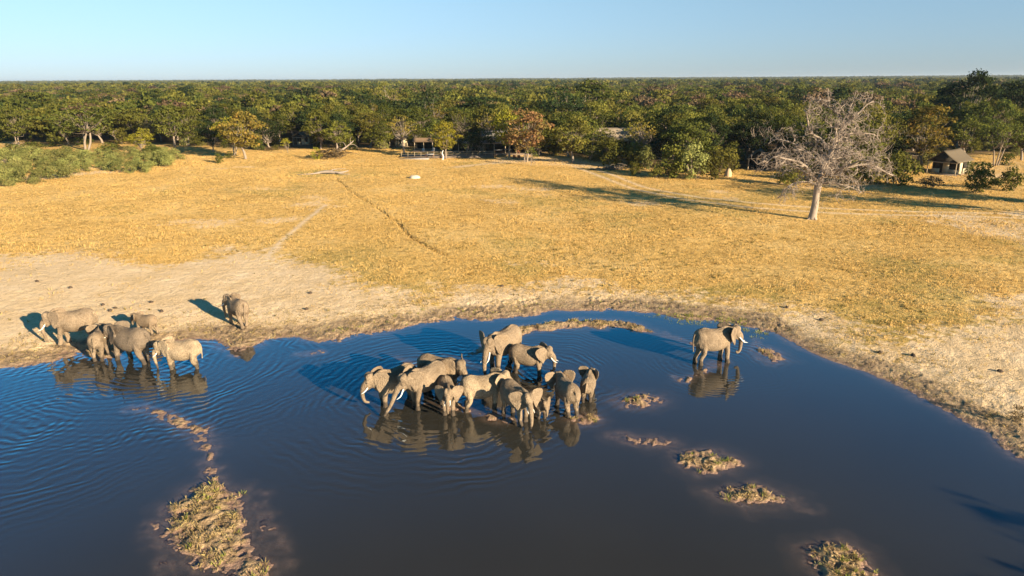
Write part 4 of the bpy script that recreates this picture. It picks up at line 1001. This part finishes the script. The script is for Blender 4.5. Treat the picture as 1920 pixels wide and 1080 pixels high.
def table(px, py, lb, z=None):
    x, y, zz = gat(px, py); root = empty('table', (x, y, (zz if z is None else zz+z)), 0); tag(root, lb, 'table', 'tables of the camp')
    link('tabletop', Acc().add(box(-.9, .9, -.5, .5, .72, .78)).mesh('tabletop', False), root, WHITE)
    for a in (-.8, .8):
        for b in (-.4, .4): link('leg', Acc().add(box(a-.03, a+.03, b-.03, b+.03, 0, .72)).mesh('leg', False), root, WOODR)
def chair(px, py, lb, m_, rz, z=0):
    x, y, zz = gat(px, py); root = empty('chair', (x, y, zz+z), rz); tag(root, lb, 'chair', 'chairs of the camp')
    link('seat', Acc().add(box(-.3, .3, -.3, .3, .40, .47)).mesh('seat', False), root, m_); link('backrest', Acc().add(box(-.3, .3, .27, .33, .471, 1.05)).mesh('backrest', False), root, m_)
    for a in (-.25, .25):
        for b in (-.25, .25): link('leg', Acc().add(box(a-.03, a+.03, b-.03, b+.03, 0, .40)).mesh('leg', False), root, WOODR)
table(935, 290, 'white table at the left end of the canvas lodge', .35); table(952, 289, 'white table under the canvas lodge left of its middle', .35); table(806, 297, 'white table on the paving of the camp deck', .2)
chair(795, 291, 'white chair on the deck left of the yellow green tree', WHITE, .4, .5); chair(812, 290, 'pale chair on the deck beside the yellow green tree', WHITE, -.5, .5)
chair(972, 291, 'wooden chair in the middle of the canvas lodge', WOODR, .2, .35); chair(965, 299, 'red brown chair on the sand before the canvas lodge', WOODR, 2.8); chair(972, 299.5, 'right red brown chair on the sand before the lodge', WOODR, 3.4)

# ------------------------------------------------------------------ small things
def at_root(name, px, py, lb, cat, rz=0, group=None):
    x, y, z = gat(px, py); r = empty(name, (x, y, z), rz); tag(r, lb, cat, group); return r
def fallen(px, py, spec, lb, name='fallen_tree', m_=DEADWOOD, sc=1.0):
    x, y, z = gat(px, py); A = Acc()
    for p, r in spec: A.add(tube(p, r, 8, 3))
    o = link(name, A.mesh(name), None, m_); o.location = (x, y, z); o.scale = (sc,)*3; tag(o, lb, 'fallen tree')
fallen(632, 286, [([(0,0,.1),(2.2,.4,1.2),(4.6,.8,2.9),(5.6,1,3.8)], [.36,.30,.20,.10]), ([(4.0,.7,2.5),(5.8,.2,2.6),(7.0,0,1.8)], [.14,.09,.04]), ([(0,.5,0),(-.1,.6,1.6),(.1,.6,2.9)], [.16,.12,.07]), ([(3.0,.6,1.8),(2.2,1.4,3.0),(1.2,1.6,3.4)], [.12,.08,.03]), ([(4.6,.8,2.9),(4.4,1.4,4.2),(5.0,1.6,5.0)], [.10,.06,.03])], 'leaning pale fallen trunk with broken limbs at the edge of the wood', sc=.72)
fallen(612, 327, [([(-2.6,0,.15),(0,.3,.45),(2.4,-.1,.3),(4.0,.5,.6)], [.10,.30,.22,.08]), ([(-1.2,0,.3),(-2.8,-.8,.2),(-5.4,-.6,.1)], [.16,.10,.04]), ([(1.5,0,.4),(3.0,-.9,.2),(4.6,-1.0,.15)], [.14,.09,.04]), ([(.5,.1,.4),(1.2,.9,.8),(3.4,1.3,.9)], [.12,.08,.03])], 'bleached fallen log lying in the grass hollow')
fallen(830, 300, [([(0,0,0),(.15,0,.8),(-.1,0,1.5),(.2,0,2.1)], [.16,.14,.12,.07])], 'short twisted white stump by the deck', 'stump', mat_simple('white_wood', (.6, .56, .5), .8, .1, 3))
def brush_pile():
    x, y, z = gat(1147, 318); rng = np.random.default_rng(4); A = Acc()
    for k in range(70):
        a = rng.uniform(0, 3.14); L = rng.uniform(.8, 2.0); c = np.array([rng.normal()*1.1, rng.normal()*.7, abs(rng.normal())*.35+.1]); d = np.array([math.cos(a), math.sin(a), rng.uniform(-.25, .35)])*L/2
        A.add(tube([c-d, c+rng.normal(size=3)*.1, c+d], [.07, .08, .03], 5, 2))
    o = link('brush_pile', A.mesh('brush_pile'), None, BARKD); o.location = (x, y, z); tag(o, 'dark heap of cut branches beside the sandy track', 'brush pile')
brush_pile()
def mound(px, py, w, h, m_, lb, nm, cat, seed, grp=None):
    x, y, z = gat(px, py); V, q, t = ellipsoid((0, 0, 0), (w/2, w*.4, h), None, 18, 12); rn = 1+.30*(fbm(V[:, 0]*3+seed, V[:, 1]*3+V[:, 2]*2, w*.8, 3, seed)-.5)[:, None]*2
    o = link(nm, Acc().add((V*rn, q, t)).mesh(nm), None, m_); o.location = (x, y, z-.03*h); o.rotation_euler.z = seed; tag(o, lb, cat, grp)
mound(778, 334, 1.9, .55, mat_simple('white_termite_soil', (.50, .42, .31), .9, .15, 4, .05, 6), 'small white termite mound alone in the yellow grass', 'termite_mound', 'termite mound', 3)
mound(1364, 331, 1.5, 1.4, mat_simple('tan_termite_soil', (.42, .30, .18), .9, .2, 4, .05, 6), 'tan cone shaped termite mound at the right end of the bushes', 'termite_mound', 'termite mound', 5)
DUNG = mat_simple('dark_dung', (.07, .05, .035), .9, .3, 10, .02, 20)
for i, (a, b, lb) in enumerate([(193,572,'dung pile straight behind the left elephants on the pale sand'), (216,578,'dung pile above the small elephant half hidden by the cow'), (207,583,'small dung pile between the bull and the half hidden elephant'), (303,584,'dung pile on the sand left of the lone elephant shadow'), (70,528,'dung pile high on the pale sand near the left edge'), (132,540,'flat brown dung patch near the grass left of middle'), (284,567,'dung pile above the dark cow'), (582,550,'dung pile on the trampled sand right of the lone elephant'), (575,580,'dark dung pile near the muddy rim'), (1475,577,'dark dung pile in grass above the right shore'), (1540,600,'dung pile near the right sandy track'), (1650,661,'splintered brown dung pile on the pale right bank'), (1712,667,'dark dung pile right of the splintered one'), (1875,697,'dark dung pile near the right edge of the bank'), (941,537,'dung pile on the white sand patch above the pond')]):
    mound(a, b, .34, .16, DUNG, lb, 'dung_pile', 'dung', i+2, 'dung piles around the waterhole')

# grass tufts and waterside plants --------------------------------------------------
def blades(name, X, Y, S, nb, wd, rng, spread=.5):
    n = len(X); Z = height(X, Y, True); X = np.repeat(X, nb); Y = np.repeat(Y, nb); Z = np.repeat(Z, nb); S = np.repeat(S, nb); k = len(X)
    a = rng.uniform(0, 6.28, k); o = rng.uniform(0, .5, k)*S; bx = X+np.cos(a)*o; by = Y+np.sin(a)*o
    h = S*rng.uniform(.6, 1.2, k); lx = np.cos(a)*h*spread+.15*h; ly = np.sin(a)*h*spread; b = rng.uniform(0, 6.28, k); w = wd*rng.uniform(.6, 1.4, k)*(.5+S)
    V = np.stack([np.stack([bx-np.cos(b)*w, by-np.sin(b)*w, Z-.05], 1), np.stack([bx+np.cos(b)*w, by+np.sin(b)*w, Z-.05], 1), np.stack([bx+lx+np.cos(b)*w*.5, by+ly+np.sin(b)*w*.5, Z+h*.85], 1), np.stack([bx+lx*1.3-np.cos(b)*w*.4, by+ly*1.3-np.sin(b)*w*.4, Z+h], 1)], 1).reshape(-1, 3)
    return mesh_np(name, V, np.arange(k*4).reshape(-1, 4))
def blade_mat(name, cs):
    t = NT(name); pos = t.n('ShaderNodeNewGeometry').outputs['Position']; c = t.ramp(t.noise(.9, 4, .8, pos), [(.32, cs[0]), (.5, cs[1]), (.68, cs[2])])
    d = t.n('ShaderNodeBsdfDiffuse', ins={'Color': c}); tl = t.n('ShaderNodeBsdfTranslucent', ins={'Color': c}); mx = t.n('ShaderNodeMixShader', ins={0: .3, 1: d.outputs[0], 2: tl.outputs[0]}); t.t.links.new(mx.outputs[0], t.out.inputs[0]); return t.m
def scatter_grass():
    rng = np.random.default_rng(8); n = 360000
    az = rng.uniform(-R(42), R(42), n); r = 38+(185-38)*rng.uniform(0, 1, n)**.85; X = r*np.sin(az); Y = r*np.cos(az)
    land = -sdist(X, Y, SHORE); keep = (land > 3.0) & (forest_inset(X, Y) < 6); bare = np.zeros(n); w = (fbm(X, Y, 6, 4, 5)-.5)*7
    for p in BARE: bare = np.maximum(bare, sstep(-4.5, 3.5, sdist(X, Y, p)+w))
    for pl, wd in TRACKS: bare = np.maximum(bare, np.exp(-(seg_dist(X, Y, pl, False)/(wd*1.6))**2))
    cl = fbm(X, Y, 3.0, 3, 333)
    keep &= rng.uniform(0, 1, n) > bare*.94+.35*(cl < .42); X = X[keep]; Y = Y[keep]
    S = rng.uniform(.03, .085, len(X))*(1+.9*sstep(.50, .66, fbm(X, Y, 2.2, 3, 44)))*(1+np.hypot(X, Y)/260)*(.55+.9*fbm(X, Y, 11, 3, 451))
    me = blades('dry_grass', X, Y, S, 3, .030, rng, .45); o = link('dry_grass', me, None, blade_mat('dry_grass_blades', [(.44, .28, .088), (.60, .395, .135), (.70, .49, .20)])); tag(o, 'short dry golden grass covering the clearing', 'grass', None, 'stuff')
    n = 26000; az = rng.uniform(-R(42), R(42), n); r = 42+(175-42)*rng.uniform(0, 1, n)**.9; X = r*np.sin(az); Y = r*np.cos(az)
    land = -sdist(X, Y, SHORE); cl = fbm(X, Y, 5.0, 4, 717)+.10*(X > 0)*(Y < 90); fi_ = fbm(X, Y, 1.4, 2, 718)
    keep = (land > 3) & (forest_inset(X, Y) < 3) & (fi_ > .5) & (rng.uniform(0, 1, n) < .12+1.6*np.clip(cl-.48, 0, .5)*2)
    bare = np.zeros(n)
    for p in BARE: bare = np.maximum(bare, sstep(-4, 4, sdist(X, Y, p)))
    keep &= rng.uniform(0, 1, n) > bare*.9; X = X[keep]; Y = Y[keep]
    me = blades('olive_tufts', X, Y, rng.uniform(.08, .22, len(X)), 5, .05, rng, .5); o = link('olive_tufts', me, None, blade_mat('olive_tuft_blades', [(.16, .12, .04), (.25, .19, .055), (.34, .25, .08)])); tag(o, 'darker olive tufts dotted through the golden grass', 'grass', None, 'stuff')
    # short dead stems and trampled straw on the mud
    XS = []; YS = []
    n = 60000; az = rng.uniform(-R(42), R(42), n); r = 24+(75-24)*rng.uniform(0, 1, n); X = r*np.sin(az); Y = r*np.cos(az); ld = -sdist(X, Y, SHORE)+(fbm(X, Y, 1.6, 3, 3)-.5)
    k_ = (ld > .3) & (ld < 5.5) & (rng.uniform(0, 1, n) < .25+1.0*sstep(.42, .62, fbm(X, Y, 1.8, 3, 66))); XS.append(X[k_]); YS.append(Y[k_])
    for key in ISLW:
        Pw = np.array(ISLW[key]); X = rng.uniform(Pw[:, 0].min(), Pw[:, 0].max(), 9000); Y = rng.uniform(Pw[:, 1].min(), Pw[:, 1].max(), 9000); m_ = (sdist(X, Y, Pw) > .0) & (height(X, Y) > .03) & (fbm(X, Y, .9, 3, 67)+.07*(key == 'long') > .48)
        ar = (Pw[:, 0].max()-Pw[:, 0].min())*(Pw[:, 1].max()-Pw[:, 1].min()); m_ &= rng.uniform(0, 1, 9000) < ar*45/9000; XS.append(X[m_]); YS.append(Y[m_])
    X = np.concatenate(XS); Y = np.concatenate(YS); me = blades('trampled_straw', X, Y, rng.uniform(.04, .13, len(X)), 4, .022, rng, 1.1)
    o = link('trampled_straw', me, None, blade_mat('straw_stems', [(.16, .11, .05), (.40, .29, .12), (.50, .42, .16)])); tag(o, 'trampled straw and dead stems on the mud of shore and islets', 'straw', None, 'stuff')
    # muddy shore and island plants
    XS = []; YS = []
    for pl, m_ in (([(1240,592),(1300,594),(1380,602),(1440,612),(1440,624),(1380,616),(1300,603)], 520), ([(1180,580),(1260,578),(1400,590),(1400,600),(1250,592)], 120)):
        Pw = np.array(P(*pl)); k = 0
        while k < m_:
            x = rng.uniform(Pw[:, 0].min(), Pw[:, 0].max()); y = rng.uniform(Pw[:, 1].min(), Pw[:, 1].max())
            if inside(np.array([x]), np.array([y]), Pw)[0]: XS.append(x); YS.append(y); k += 1
    # sparse along the shore
    for i in range(26, 44):
        a = np.array(SHORE[i % len(SHORE)]); b = np.array(SHORE[(i+1) % len(SHORE)])
        for _ in range(3):
            t = rng.uniform(); c = a+(b-a)*t+rng.normal(size=2)*.5+[0, 1.5]; XS.append(c[0]); YS.append(c[1])
    for key, m_ in (('long', 16), ('p4', 9), ('p5', 4), ('p6', 7), ('p1', 3), ('arc', 4), ('p2', 1)):
        Pw = np.array(ISLW[key]); k = 0
        while k < m_:
            x = rng.uniform(Pw[:, 0].min(), Pw[:, 0].max()); y = rng.uniform(Pw[:, 1].min(), Pw[:, 1].max())
            if sdist(np.array([x]), np.array([y]), Pw)[0] > .15:
                for _ in range(rng.integers(1, 4)): XS.append(x+rng.normal()*.08); YS.append(y+rng.normal()*.08)
                k += 1
    XS = np.array(XS); YS = np.array(YS); me = blades('waterside_plants', XS, YS, rng.uniform(.08, .20, len(XS)), 7, .026, rng, .45)
    o = link('waterside_plants', me, None, blade_mat('fresh_green_blades', [(.16, .17, .035), (.27, .27, .06), (.38, .35, .09)])); tag(o, 'fresh yellow green plants sprouting from the mud at the water edge', 'plants', None, 'stuff')
scatter_grass()

# ------------------------------------------------------------------ the air itself: thin even haze
def haze():
    A = Acc().add(box(-12000, 12000, -200, 11500, -3.0, 40.0)); me = A.mesh('haze', False); t = NT('haze_air'); v = t.n('ShaderNodeVolumePrincipled'); v.inputs['Color'].default_value = (.72, .82, .92, 1); v.inputs['Density'].default_value = HAZE; v.inputs['Anisotropy'].default_value = 0.2
    t.t.links.new(v.outputs[0], t.out.inputs['Volume']); o = link('haze', me, None, t.m); tag(o, 'thin pale air over the far woodland', 'haze', None, 'stuff')
HAZE = 0.00007
haze()
